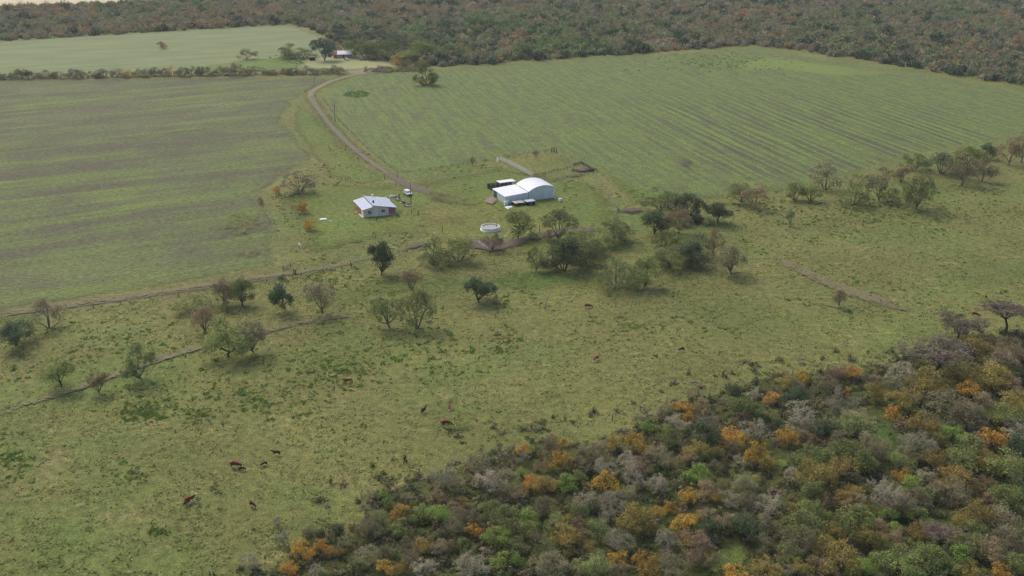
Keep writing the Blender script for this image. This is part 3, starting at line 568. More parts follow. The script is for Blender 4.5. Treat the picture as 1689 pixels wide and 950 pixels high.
# --- free-standing trees and bushes: base px (x, y), crown width px, top row px, kind, library, label
L, H_, T = 'L', 'S', 'T'
LONES = [
 (82, 541, 52, 487, 'N', T, 'round grey twiggy tree beside the field track, far left'),
 (27, 571, 58, 526, 'D', T, 'dark brownish-green evergreen at the left edge of the photo'),
 (101, 638, 54, 582, 'G', T, 'olive green tree on the lower pasture track, left'),
 (163, 649, 32, 611, 'R', L, 'thin russet leaning tree right of the olive green track tree'),
 (233, 626, 46, 567, 'V', L, 'leaning grey-green tree beside the bend of the pasture track'),
 (378, 587, 72, 514, 'G', T, 'largest green tree over the pasture track, left of its grey neighbour'),
 (418, 582, 50, 524, 'N', L, 'grey-brown tree touching the largest green track tree'),
 (336, 550, 42, 504, 'R', L, 'russet twiggy tree above the largest green track tree'),
 (322, 515, 60, 483, 'V', H_, 'wide low grey bush left of the russet twiggy tree'),
 (370, 501, 36, 456, 'N', L, 'grey twiggy tree by the field track, left of a round green tree'),
 (374, 515, 24, 495, 'V', H_, 'small grey bush under the grey track tree'),
 (401, 504, 36, 457, 'G', L, 'round green tree by the field track with a clear trunk'),
 (470, 511, 40, 454, 'D', L, 'dark two-lobed evergreen below the track gate'),
 (533, 515, 48, 451, 'N', L, 'pale twiggy tree right of the dark two-lobed evergreen'),
 (629, 453, 40, 396, 'D', L, 'upright dark green tree below the house'),
 (681, 482, 32, 442, 'R', L, 'rusty bare tree above the grey-green pair in the pasture'),
 (642, 540, 50, 474, 'V', T, 'left of the grey-green pair in the middle pasture'),
 (688, 541, 54, 472, 'V', T, 'right of the grey-green pair in the middle pasture'),
 (790, 499, 48, 450, 'D', L, 'dark evergreen with a forked two-lobed crown in mid pasture'),
 (818, 502, 20, 488, 'N', H_, 'low dead grey bush right of the forked evergreen'),
 (716, 437, 40, 388, 'V', T, 'narrow grey-green tree left of the pond-side olive tree'),
 (757, 431, 54, 383, 'G', T, 'wide olive tree left of the muddy drinking trough'),
 (812, 413, 34, 381, 'N', L, 'small spreading tree in the mud by the trough'),
 (855, 394, 50, 343, 'G', T, 'dense green tree right of the round water tank'),
 (922, 393, 54, 340, 'V', T, 'big grey-green tree right of the tank tree'),
 (883, 448, 28, 407, 'V', L, 'slim young tree below the mud strip'),
 (930, 447, 58, 388, 'D', T, 'dark spreading tree right of the slim young tree'),
 (960, 424, 56, 370, 'G', T, 'bushy green tree at the end of the mud strip'),
 (972, 441, 48, 384, 'V', T, 'grey-green tree with dark leaning trunk by the mud strip'),
 (1012, 402, 56, 356, 'V', T, 'low wide grey-green tree above the leaning one'),
 (1016, 476, 54, 419, 'V', T, 'left of two pale green trees below the grove'),
 (1062, 472, 48, 416, 'G', L, 'right of two pale green trees below the grove'),
 (1086, 352, 62, 306, 'V', T, 'large brownish-green tree at the top of the grove'),
 (1138, 360, 50, 315, 'D', T, 'dark evergreen at the top right of the grove'),
 (1079, 386, 46, 344, 'D', L, 'dark green tree with bare trunk left in the grove'),
 (1120, 384, 42, 339, 'R', T, 'russet twiggy tree in the heart of the grove'),
 (1091, 382, 16, 364, 'O', H_, 'small orange bush beside the bare-trunked evergreen'),
 (1184, 368, 38, 332, 'D', L, 'small dark umbrella-shaped tree right of the grove'),
 (1104, 414, 50, 376, 'G', T, 'mid-green tree in the lower left of the grove'),
 (1154, 436, 54, 384, 'D', L, 'dark evergreen with bent trunk low in the grove'),
 (1104, 442, 56, 400, 'V', T, 'bushy grey-green tree at the lower left of the grove'),
 (1178, 423, 30, 377, 'R', L, 'rusty bare tree right of the bent-trunk evergreen'),
 (1132, 440, 40, 414, 'V', H_, 'low grey-green bush under the bent-trunk evergreen'),
 (1206, 452, 50, 396, 'N', L, 'pinkish-grey round tree with pale trunk right of the grove'),
 (1224, 334, 44, 289, 'V', T, 'grey-green tree behind the russet tree on the crop margin'),
 (1246, 344, 44, 302, 'R', T, 'russet tree on the crop field margin'),
 (1303, 373, 12, 344, 'V', L, 'very slim young tree alone in the right pasture'),
 (1311, 330, 36, 298, 'G', H_, 'left green bush on the crop margin'),
 (1337, 331, 34, 302, 'G', H_, 'right green bush on the crop margin'),
 (1361, 312, 44, 260, 'N', T, 'bare spreading tree against the crop field'),
 (1408, 337, 46, 286, 'V', T, 'grey-green vase-shaped tree right of the bare spreading one'),
 (1449, 332, 42, 276, 'N', T, 'dark twiggy tree leaning over a grey bush'),
 (1470, 334, 34, 308, 'V', H_, 'grey bush under the dark leaning tree'),
 (1511, 345, 46, 278, 'V', L, 'tall grey-green tree with clear pale trunk, right pasture'),
 (1486, 300, 26, 268, 'R', T, 'small russet tree behind the tall grey-green one'),
 (1510, 280, 36, 251, 'V', L, 'small round tree on the crop corner'),
 (1552, 286, 44, 250, 'D', H_, 'dark low bush on the left of the right-hand thicket'),
 (1586, 306, 56, 251, 'N', T, 'pale twiggy tree in front of the right-hand thicket'),
 (1619, 300, 46, 255, 'N', T, 'russet-grey tree on the right of the thicket'),
 (1592, 280, 54, 240, 'B', T, 'bright green tree behind the thicket'),
 (1626, 262, 26, 233, 'D', T, 'dark round evergreen on top of the thicket'),
 (1664, 272, 38, 226, 'R', T, 'pinkish twiggy tree at the right edge by the crop'),
 (1684, 268, 34, 216, 'N', T, 'grey twiggy tree cut by the right edge of the photo'),
 (1384, 507, 22, 473, 'N', L, 'tiny bare tree alone on the right cattle paths'),
 (1577, 572, 78, 522, 'P', 'P', 'flat-topped purplish tree at the tip of the woodland'),
 (1659, 549, 72, 498, 'P', 'P', 'flat-topped thorn tree at the right edge above the woodland'),
 (493, 318, 54, 280, 'R', 'BARE', 'large bare reddish tree in the yard left of the house'),
 (456, 322, 14, 307, 'O', L, 'tiny orange sapling left of the bare reddish tree'),
 (431, 338, 12, 323, 'R', L, 'tiny rusty sapling at the yard corner'),
 (499, 351, 18, 331, 'O', L, 'upper orange sapling in the yard'),
 (512, 379, 18, 359, 'O', L, 'lower orange sapling in the yard'),
 (780, 272, 12, 256, 'N', L, 'small grey tree on the corral fence line'),
 (884, 260, 8, 246, 'N', L, 'spindly tree behind the corral'),
 (704, 140, 34, 98, 'G', T, 'big round green tree alone at the top of the crop field'),
 (697, 140, 16, 128, 'O', H_, 'left orange bush at the foot of the round crop tree'),
 (712, 140, 18, 128, 'O', H_, 'right orange bush at the foot of the round crop tree'),
 (268, 80, 13, 66, 'R', L, 'small russet tree alone in the far pasture'),
 (407, 98, 22, 80, 'N', T, 'grey tree in the far pasture left of the farmstead'),
 (390, 124, 34, 101, 'N', T, 'dark twiggy tree standing above the hedge'),
 (478, 95, 24, 70, 'G', T, 'olive tree on the left of the farmstead'),
 (499, 96, 28, 78, 'V', T, 'grey-green tree between the olive and the willow'),
 (535, 100, 27, 62, 'D', 'WILLOW', 'big grey-green willow beside the farmhouse'),
 (549, 78, 11, 67, 'D', H_, 'small dark bush behind the willow'),
 (568, 90, 24, 66, 'R', T, 'russet tree behind the farmhouse roof'),
 (586, 95, 28, 63, 'G', T, 'tall green tree right of the farmhouse'),
 (603, 96, 28, 72, 'V', T, 'grey-green tree above the parked pickup'),
 (622, 96, 30, 61, 'V', T, 'wide tree behind the parked pickup'),
 (640, 97, 36, 66, 'G', T, 'leafy tree right of the farmstead'),
 (655, 78, 30, 56, 'D', T, 'dark tree behind the farmstead right'),
 (615, 99, 26, 88, 'N', H_, 'pale grey bush right of the pickup'),
 (655, 107, 18, 90, 'O', H_, 'orange bush right of the farmyard'),
 (669, 110, 22, 96, 'R', H_, 'brownish bush beside the orange farmyard bush'),
 (692, 92, 32, 68, 'B', T, 'bright green tree right of the farmstead'),
 (675, 100, 30, 82, 'G', T, 'green bushy tree below the bright one, farmstead right'),
 (559, 122, 20, 108, 'N', L, 'twiggy tree at the hedge end by the track gateway'),
 (628, 64, 24, 48, 'D', T, 'dark tree behind the farmstead left'),
 (600, 66, 26, 50, 'D', T, 'dark tree furthest behind the farmhouse'),
 (560, 62, 26, 46, 'D', T, 'dark tree at the far pasture corner'),
]
WIL = m_leaf('willow foliage', lin(84, 98, 76), lin(122, 134, 106))
WILLOW = {'D': [tree_mesh('D', 9001, WIL, BARK_D, bpy.data.materials['evergreen_tree twigs'], leaves=3200, lsize=0.3, clump=0.4, kids=(4, 3), base=0.02)]}
BARE = {'R': [tree_mesh('R', 9002, LEAF['R'], BARK_G, bpy.data.materials['russet_tree twigs'], leaves=160, lsize=0.2, clump=0.5, kids=(4, 4, 3), base=0.12, multi=True, twig_r=0.022)]}
LIBS = {'L': LONE, 'T': TREES, 'S': SHRUB, 'P': LONE, 'WILLOW': WILLOW, 'BARE': BARE}
lonebase = []
for bx, by, w, top, k, lib, lab in LONES:
    p = at(bx, by); s = ppm(by); dep = math.atan2(CAM_H, p.y)
    h = (by - top) / (s * math.cos(dep)); dia = w / s * 1.32 * (1.25 if by < 112 else 1)
    if lib != 'P': h = max(h - dia * 0.5 * math.sin(dep) * 0.35, h * 0.75)
    sh = lib == 'S'
    plant(k, p.x, p.y, dia, h, LIBS[lib], lab, None, name=KINDS[k][0].replace('tree', 'shrub') if sh else None, cat='bush' if sh else 'tree')
    lonebase.append((p.x, p.y, dia))

GROVE = ((905, 440, 30, 'V'), (925, 430, 34, 'G'), (948, 432, 36, 'V'), (985, 420, 34, 'G'), (996, 410, 38, 'V'), (940, 405, 30, 'V'), (1100, 368, 30, 'V'), (1128, 372, 32, 'G'), (1150, 366, 26, 'D'), (1090, 410, 34, 'G'), (1122, 420, 38, 'V'), (1140, 418, 36, 'G'), (1166, 428, 28, 'V'), (1084, 436, 32, 'V'), (1030, 398, 34, 'V'), (1170, 372, 24, 'V'), (880, 396, 24, 'V'), (905, 398, 26, 'N'))
for bx, by, w, k in GROVE:
    p = at(bx, by); dia = w / ppm(by) * 1.15; same = sorted(t[0] for t in GROVE if t[3] == k); i = same.index(bx); n_ = len(same)
    lab = 'low %s bush in the grove%s, right of the water tank' % ({'V': 'grey-green', 'G': 'mid-green', 'D': 'dark green', 'N': 'twiggy brown'}[k], '' if n_ == 1 else ', %s of %s' % (ORD[i], NUM[n_]))
    plant(k, p.x, p.y, dia, dia * random.uniform(.5, .68), SHRUB, lab, 'low bushes filling the grove', name=KINDS[k][0].replace('tree', 'shrub'), cat='bush')

# --- dead snag in the middle pasture
def branchy(mb, p, d, ln, r, lev, g):
    q = p + d * ln; mb.tube([p, p + d * ln * 0.5 + Vector((g.gauss(0, .04), g.gauss(0, .04), 0)), q], [r, r * 0.8, r * 0.55], 5)
    if lev:
        for _ in range(3):
            nd = (d + Vector((g.gauss(0, .55), g.gauss(0, .55), g.gauss(.1, .3)))).normalized(); branchy(mb, q, nd, ln * 0.62, r * 0.55, lev - 1, g)
p = at(899, 508); sn = empty('dead_tree', p, 0, 'leaning bare dead snag alone in the middle pasture', 'tree')
tr = MB(); tr.tube([(0, 0, -0.1), (0.2, 0, 1.3), (0.7, 0.1, 2.7)], [0.2, 0.15, 0.1], 6); tr.build('trunk', BARK_P, sn)
br = MB(); branchy(br, Vector((0.7, 0.1, 2.6)), Vector((0.4, 0, 0.9)).normalized(), 1.2, 0.08, 2, random.Random(3)); branchy(br, Vector((0.25, 0, 1.4)), Vector((-0.7, 0.2, 0.6)).normalized(), 0.8, 0.06, 2, random.Random(4)); br.build('branch', BARK_P, sn)
p = at(1188, 449); fl = MB(); fl.tube([(-1.6, 0, .12), (0, .1, .15), (1.8, -.2, .1)], [.14, .12, .06], 6); fl.tube([(.4, .1, .15), (1.2, .7, .3)], [.06, .03], 5)
tag(fl.build('fallen_branch', BARK_P, None, at(1216, 450), 0.1), 'pale fallen branch at the foot of the pinkish-grey round tree', 'branch')

# --- hedge below the far pasture: a row of separate bushes
hk = 'NDNVNDRNVDNRNVNDNNRNOVNDNORNVDNNVRNNONVNNDRN'
hn = 0; hx = -4.0; hedge = []
while hx < 556:
    k = hk[hn % len(hk)]; y = 130.5 - hx * 0.0165 + random.uniform(-1.5, 1.0); w = random.uniform(15, 27) if hx < 420 else random.uniform(12, 20)
    hedge.append((hx, y, w, k)); hx += w * random.uniform(0.42, 0.62); hn += 1
for x0, x1, y0, y1 in ((604, 690, 119, 117),):
    hx = x0
    while hx < x1:
        k = random.choice('NRVNYN'); w = random.uniform(11, 17); hedge.append((hx, y0 + (y1 - y0) * (hx - x0) / (x1 - x0), w, k)); hx += w * 0.6
hb = {}
for t in hedge:
    seg = 'left hedge end' if t[0] < 130 else 'left hedge stretch' if t[0] < 260 else 'middle hedge stretch' if t[0] < 400 else 'right hedge stretch' if t[0] < 570 else 'hedge right of the gateway'
    hb.setdefault((t[3], seg), []).append(t)
for (k, seg), ts in hb.items():
    ts.sort()
    for i, (px, py, w, _) in enumerate(ts):
        p = at(px, py); s = ppm(py); dia = w / s * 1.1; h = dia * random.uniform(0.42, 0.7)
        adj = KINDS[k][1].replace('tree', 'bush')
        lab = f'{adj} in the far {seg}' if len(ts) == 1 else f"{adj}, {ORD[min(i, 9)]} of {NUM[min(len(ts), 12)]} far {seg}"
        plant(k, p.x, p.y, dia, h, SHRUB, lab, 'hedge bushes below the far pasture', name=KINDS[k][0].replace('tree', 'shrub'), cat='bush')

# --- stuff: blobs of leaf-sized faces joined to one mesh (far woodland, undergrowth)
def blob_templates(n, nf, size, seed, flat=0.75):
    out = []
    for i in range(n):
        g = np.random.default_rng(seed + i); nc = 9
        c = unit(g.normal(size=(nc, 3))) * g.uniform(0.25, 0.78, (nc, 1)); c[:, 2] = np.abs(c[:, 2]) * 0.9 + 0.05
        ci = g.integers(0, nc, nf); p = c[ci] + g.normal(size=(nf, 3)) * 0.2
        l = np.linalg.norm(p, axis=1, keepdims=True); p = np.where(l > 1.05, p / l * 1.05, p); p[:, 2] = np.abs(p[:, 2])
        nrm = unit(p * 0.9 + np.array([0, 0, 0.4]) + g.normal(size=p.shape) * 0.6); a = unit(np.cross(nrm, g.normal(size=p.shape))); b = np.cross(nrm, a)
        sz = size * g.uniform(0.6, 1.4, (nf, 1))
        V = np.stack([p - a * sz * 0.6 - b * sz * 0.3, p + a * sz * 0.6 - b * sz * 0.25, p + b * sz * 0.6], 1).reshape(-1, 3)
        tint = np.repeat(g.uniform(0, 1, nc)[ci] * 0.5 + g.uniform(0, 1, nf) * 0.5, 3)
        out.append((V, tint))
    return out
def blob_mass(name, pts, rad, hgt, colours, tmpl, m, kindlabel):
    Vs = np.empty((len(pts), len(tmpl[0][0]), 3), np.float32); Cs = np.empty_like(Vs)
    for i in range(len(pts)):
        V, t = tmpl[rng.integers(len(tmpl))]; a = rng.uniform(0, 6.283); ca, sa = math.cos(a), math.sin(a)
        Vs[i, :, 0] = (V[:, 0] * ca - V[:, 1] * sa) * rad[i] + pts[i, 0]; Vs[i, :, 1] = (V[:, 0] * sa + V[:, 1] * ca) * rad[i] + pts[i, 1]
        Vs[i, :, 2] = V[:, 2] * hgt[i] + 0.02
        Cs[i] = colours[i][None] * (0.80 + 0.40 * t[:, None])
    n = len(pts) * len(tmpl[0][0]); T = np.arange(n).reshape(-1, 3)
    o = link(name, np_mesh(name, Vs.reshape(-1, 3), T, m, attrs={'col': Cs.reshape(-1, 3)}))
    o['kind'] = 'stuff'; o['label'] = kindlabel; return o
def m_vcol(name):
    m, n, b = mat(name); leafy(n, m, b, n.attr('col', 'Color'), 0.28); return m
M_MASS = m_vcol('massed foliage')
def vnoise(x, y, sc, seed):
    from mathutils import noise as mn
    return np.array([mn.noise((a / sc + seed, b / sc, seed * 1.7)) for a, b in zip(x, y)])

FAR1 = wpoly([(-120, 72), (0, 68), (250, 53), (478, 40), (520, 52), (556, 70), (570, 76), (600, 78), (640, 84), (668, 106), (700, 112), (800, 106), (1000, 92), (1240, 75), (1330, 86), (1460, 106), (1600, 128), (1700, 144), (1840, 172)])
f1 = np.array(FAR1 + [(700, 1240), (-700, 1240)])
dry = np.array(wpoly([(-300, -12), (320, -12), (285, 2), (150, 8), (0, 14), (-300, 26)]))
sp = 5.7; gx, gy = np.meshgrid(np.arange(-640, 640, sp), np.arange(560, 1180, sp))
P = np.stack([gx.ravel(), gy.ravel()], 1) + rng.uniform(-0.42, 0.42, (gx.size, 2)) * sp
D = sdf(P, f1); keep = (D > 0.5) & (sdf(P, dry) < 2)
keep &= np.abs(P[:, 0]) < 0.456 * P[:, 1] + 55
P, D = P[keep], D[keep]
n1 = vnoise(P[:, 0], P[:, 1], 70, 3.1); n2 = vnoise(P[:, 0], P[:, 1], 26, 9.4)
pal = np.array([lin(142, 130, 102), lin(132, 126, 102), lin(150, 132, 92), lin(124, 132, 88), lin(78, 92, 66), lin(112, 130, 78), lin(164, 128, 78), lin(142, 140, 112)])
wts = np.tile(np.array([.19, .19, .07, .24, .11, .08, .008, .13]), (len(P), 1))
wts[:, 2] *= np.clip(1 + 2.5 * n1, .2, 3); wts[:, 6] *= np.clip(1 + 4 * n1, .1, 3.5); wts[:, 4] *= np.clip(1 - 3.5 * n2, .2, 4); wts[:, 3] *= np.clip(1 - 2 * n1, .3, 3); wts[:, 5] *= np.clip(1 - 2.5 * n1, .2, 3)
wts[:, 4] *= np.where(D < 14, 2.6, 1.0)  # more dark crowns at the edge: shade of the woodland front put into colour
fx, fy = P[:, 0], P[:, 1]
grove = (fx > -150) & (fx < 70) & (fy < 900); wts[:, 4] *= np.where(grove, 2.4, 1); wts[:, 5] *= np.where(grove, 3.5, 1); wts[:, 3] *= np.where(grove, 1.8, 1)
lw = (fx < -90) & (fy > 780); wts[:, 2] *= np.where(lw, 2.2, 1); wts[:, 6] *= np.where(lw, 1.8, 1)
wts /= wts.sum(1, keepdims=True)
idx = (wts.cumsum(1) > rng.uniform(0, 1, (len(P), 1))).argmax(1)
colr = 1.10 * pal[idx] * rng.uniform(0.82, 1.2, (len(P), 1))
rad = np.exp(rng.normal(1.28, .24, len(P))).clip(2.2, 6.2) * np.where(idx == 4, 1.2, 1) * np.where((idx == 5) & grove, 1.3, 1); hg = rad * rng.uniform(0.9, 1.3, len(P))
blob_mass('far_woodland', P, rad, hg, colr, blob_templates(12, 104, 0.28, 50), M_MASS, 'mixed autumn scrub woodland beyond the fields')

# undergrowth between the near trees
wp = np.array(wpoly(P_WOOD)); lo, hi = wp.min(0), wp.max(0)
U = rng.uniform(lo, hi, (11000, 2)); du = sdf(U, wp); U = U[((du > 1.5) | ((du > -9) & (rng.uniform(0, 1, len(U)) < .10))) & (U[:, 1] > 140) & (U[:, 0] < 150)]
clear = [np.array(wpoly(q)) for q in ([(1425, 690), (1445, 668), (1468, 700), (1498, 760), (1470, 795), (1442, 770)], [(1135, 925), (1190, 893), (1250, 905), (1235, 950), (1135, 970)], [(1274, 747), (1306, 745), (1298, 798), (1268, 808)])]
for q in clear: U = U[sdf(U, q) < 0]
U = U[vnoise(U[:, 0], U[:, 1], 9, 5.5) > -0.42]
pu = np.array([lin(114, 116, 78), lin(100, 110, 66), lin(142, 130, 104), lin(130, 118, 92), lin(88, 94, 66)])
blob_mass('undergrowth', U, rng.gamma(4, .28, len(U)).clip(.5, 2.4), rng.gamma(4, .27, len(U)).clip(.4, 2.4), pu[rng.integers(0, 5, len(U))] * rng.uniform(.8, 1.2, (len(U), 1)), blob_templates(6, 90, 0.24, 80), M_MASS, 'tangled low scrub under the near woodland trees')

# weeds and grass tussocks on the pastures
def tufts(name, pts, size, cols, nb, label, upright=0.5):
    n = len(pts); g = rng
    a = g.uniform(0, 6.283, (n, nb)); r = np.sqrt(g.uniform(0, 1, (n, nb))) * size[:, None] * 0.8; tilt = g.uniform(0.2, 1.0, (n, nb))
    bx = pts[:, 0:1] + np.cos(a) * r; by = pts[:, 1:2] + np.sin(a) * r; w = size[:, None] * g.uniform(.22, .4, (n, nb)); h = size[:, None] * g.uniform(.5, 1.1, (n, nb)) * upright
    a2 = a + g.uniform(-1.2, 1.2, (n, nb)); tx, ty = -np.sin(a2), np.cos(a2); ox, oy = np.cos(a), np.sin(a); z0 = np.full_like(bx, 0.0)
    V = np.stack([np.stack([bx - tx * w, by - ty * w, z0], -1), np.stack([bx + tx * w, by + ty * w, z0], -1), np.stack([bx + ox * h * tilt, by + oy * h * tilt, h], -1)], 2).reshape(-1, 3)
    C = np.repeat(cols[:, None, :] * g.uniform(.7, 1.3, (n, nb, 1)), 3, 1).reshape(-1, 3)
    o = link(name, np_mesh(name, V, np.arange(len(V)).reshape(-1, 3), M_MASS, attrs={'col': C})); o['kind'] = 'stuff'; o['label'] = label
fields = [np.array(wpoly(q)) for q in (P_LEFT, P_RIGHT, P_FARP)]
def allowed(Q):
    k = (sdf(Q, wp) < 1)
    for f in fields: k &= sdf(Q, f) < -1
    return k
CL = [(555, 615, 42, 28, 200), (250, 672, 50, 16, 190), (225, 685, 24, 10, 90), (828, 565, 22, 18, 110), (430, 665, 40, 14, 110), (15, 762, 28, 12, 80), (1330, 315, 60, 22, 150), (1470, 352, 120, 26, 330), (1420, 340, 60, 20, 140),
      (600, 475, 70, 30, 150), (520, 455, 50, 20, 130), (300, 570, 80, 30, 130), (160, 565, 60, 25, 80), (650, 590, 50, 22, 70), (1370, 365, 120, 22, 220), (1600, 330, 90, 34, 260), (500, 610, 60, 25, 100), (720, 560, 40, 20, 60), (620, 500, 60, 30, 110), (1500, 300, 60, 18, 90), (330, 690, 30, 12, 50), (380, 640, 60, 20, 80), (190, 780, 40, 12, 40), (430, 320, 40, 14, 30), (40, 610, 40, 25, 40), (200, 540, 60, 18, 60), (1050, 545, 80, 25, 60), (740, 615, 40, 14, 40), (255, 875, 22, 8, 26), (215, 790, 16, 6, 18)]
pts = []
for x, y, rx, ry, n in CL:
    for _ in range(int(n * 0.95)):
        q = at(x + random.gauss(0, rx * .72), y + random.gauss(0, ry * .72)); pts.append((q.x, q.y))
C1 = np.array(pts)
Q = np.stack([rng.uniform(-240, 240, 26000), rng.uniform(150, 480, 26000)], 1); Q = Q[np.abs(Q[:, 0]) < 0.456 * Q[:, 1] + 26]
nz = vnoise(Q[:, 0], Q[:, 1], 22, 1.3) + 0.6 * vnoise(Q[:, 0], Q[:, 1], 7, 4.3); Q = Q[nz > 0.22][:9500]
C1 = C1[allowed(C1)]; Q = Q[allowed(Q)]; A = np.vstack([C1, Q])
pw = np.array([lin(106, 136, 60), lin(122, 156, 60), lin(122, 144, 96), lin(136, 144, 76), lin(144, 132, 84)])
ci = rng.choice(5, len(A), p=[.34, .26, .14, .16, .10])
tufts('weeds', A, rng.gamma(5, .085, len(A)).clip(.18, .95), pw[ci] * np.where(np.arange(len(A)) < len(C1), .95, 1.0)[:, None], 14, 'dark green weed clumps and tussocks dotting the pasture', 0.55)
# fine grass tussocks close to the camera, straw and olive
Q = np.stack([rng.uniform(-190, 190, 90000), 148 + 230 * rng.uniform(0, 1, 90000) ** 1.4], 1); Q = Q[np.abs(Q[:, 0]) < 0.456 * Q[:, 1] + 26]
Q = Q[vnoise(Q[:, 0], Q[:, 1], 5, 2.2) > -0.15]; Q = Q[allowed(Q)][:38000]
pg = np.array([lin(134, 128, 84), lin(108, 114, 62), lin(92, 108, 54), lin(118, 110, 76), lin(150, 140, 102)])
tufts('grass_tussocks', Q, rng.uniform(.16, .42, len(Q)), pg[rng.choice(5, len(Q), p=[.2, .3, .25, .17, .08])], 5, 'short straw and olive grass tussocks', 0.6)
# dark weeds at the top of the crop field, in its round patch and by the farmstead
Q = np.array([tuple(at(random.gauss(1180, 60), random.gauss(103, 9))[:2]) for _ in range(420)]); Q = Q[sdf(Q, fields[1]) > 2]
K = np.array([tuple(at(588 + math.cos(a) * 22 * r, 155.5 + math.sin(a) * 5.5 * r)[:2]) for a, r in zip(rng.uniform(0, 6.283, 420), np.sqrt(rng.uniform(0, 1, 420)))][::2])
J = np.array([tuple(at(random.gauss(474, 13), random.gauss(99, 3.5))[:2]) for _ in range(300)])
A = np.vstack([Q, K, J]); tufts('field_weeds', A, rng.uniform(.45, 1.0, len(A)), pw[rng.integers(0, 3, len(A))], 12, 'dark weeds in the crop field patch and beside the far farmstead', 0.5)
# pale stones and bones scattered on the pasture
Q = np.stack([rng.uniform(-130, 130, 1500), rng.uniform(150, 300, 1500)], 1); Q = Q[np.abs(Q[:, 0]) < 0.456 * Q[:, 1] + 20]; Q = Q[allowed(Q)][:230]
mb = MB()
for x, y in Q:
    s = random.uniform(.06, .16); mb.box((x, y, s * .4), (s * 2, s * 1.4, s), random.uniform(0, 3), taper=.6)
tag(mb.build('stones', simple('pale stone', lin(196, 190, 174))), 'small pale stones scattered over the pasture', kind='stuff')
#==NEXT2==

# ------------------------------------------------------------------ buildings
GALV = simple('galvanised sheet', lin(196, 200, 206), 0.45, 0.4, 0.0, 0.10, 0.7)
ZINC = simple('zinc roof sheet', lin(216, 218, 224), 0.5, 0.4, 0.0, 0.16, 1.1)
WHITE = simple('white roof sheet', lin(238, 238, 242), 0.5, 0.3, 0.0, 0.04, 0.5)
SHEDW = simple('weathered zinc cladding', lin(208, 216, 212), 0.5, 0.35, 0.0, 0.10, 0.5)
PLASTER = simple('grey plaster', lin(212, 198, 186), 0.9, 0.1, 0.0, 0.13, 0.9)
PLASTERW = simple('whitewashed plaster', lin(222, 208, 198), 0.9, 0.1, 0.0, 0.1, 0.9)
CONC = simple('concrete', lin(196, 194, 188), 0.85, 0.15, 0.0, 0.14, 1.2)
DARK = simple('dark void', lin(34, 32, 34), 0.8, 0.1); BLACKP = simple('black plastic', lin(30, 32, 40), 0.5, 0.3)
WOODG = simple('grey weathered timber', lin(122, 112, 102), 0.9, 0.1, 0.0, 0.25, 4); WOODP = simple('pale rail timber', lin(214, 208, 198), 0.85, 0.1, 0.0, 0.15, 4); WOODD = simple('dark timber', lin(66, 56, 50), 0.9, 0.1, 0.0, 0.25, 4)
STEEL = simple('dark steel', lin(70, 72, 76), 0.5, 0.4, 0.6); WIRE = simple('fence wire', lin(120, 118, 114), 0.5, 0.4, 0.6)
GLASS = simple('window glass', lin(60, 72, 84), 0.12, 0.6, 0.0, 0.1); FRAME = simple('window frame paint', lin(206, 206, 204), 0.6, 0.3)
RUSTR = simple('rusty sheet', lin(200, 186, 168), 0.8, 0.2, 0.0, 0.25, 1.4)
def m_brick():
    m, n, b = mat('red brick'); p = n.objco(); t = n.new('ShaderNodeTexBrick'); mp = n.new('ShaderNodeMapping')
    sx = n.new('ShaderNodeSeparateXYZ'); n.put(sx.inputs[0], p); cb = n.new('ShaderNodeCombineXYZ')
    n.put(cb.inputs[0], n.math('ADD', sx.outputs[0], sx.outputs[1])); n.put(cb.inputs[1], sx.outputs[2])
    n.put(t.inputs['Vector'], cb.outputs[0]); t.inputs['Scale'].default_value = 4.2
    for k, c in (('Color1', lin(152, 98, 82)), ('Color2', lin(170, 114, 96)), ('Mortar', lin(172, 150, 136))): t.inputs[k].default_value = (*c, 1)
    t.inputs['Mortar Size'].default_value = 0.012; t.inputs['Brick Width'].default_value = 1.0; t.inputs['Row Height'].default_value = 0.34
    n.put(b.inputs['Base Color'], n.bright(t.outputs['Color'], n.ramp(n.noise(p, 1.5, 4, 0.6), 0.3, 0.7, 0.85, 1.12))); return m
BRICK = m_brick()

def corrugated(x0, x1, y0, y1, za, zb, pitch=0.25, amp=0.03, th=0.05, along='x'):
    """sloping corrugated sheet; height runs za->zb along x, corrugation ridges run down the slope (along x)"""
    mb = MB(); n = max(4, int((y1 - y0) / pitch * 2)); vs = []; fs = []
    for i in range(n + 1):
        y = y0 + (y1 - y0) * i / n; a = amp if i % 2 else -amp
        vs += [(x0, y, za + a), (x1, y, zb + a), (x0, y, za + a - th), (x1, y, zb + a - th)]
    for i in range(n):
        o = i * 4; fs += [(o, o + 1, o + 5, o + 4), (o + 2, o + 6, o + 7, o + 3), (o, o + 4, o + 6, o + 2), (o + 1, o + 3, o + 7, o + 5)]
    fs += [(0, 2, 3, 1), (n * 4, n * 4 + 1, n * 4 + 3, n * 4 + 2)]
    mb.add(vs, fs); return mb

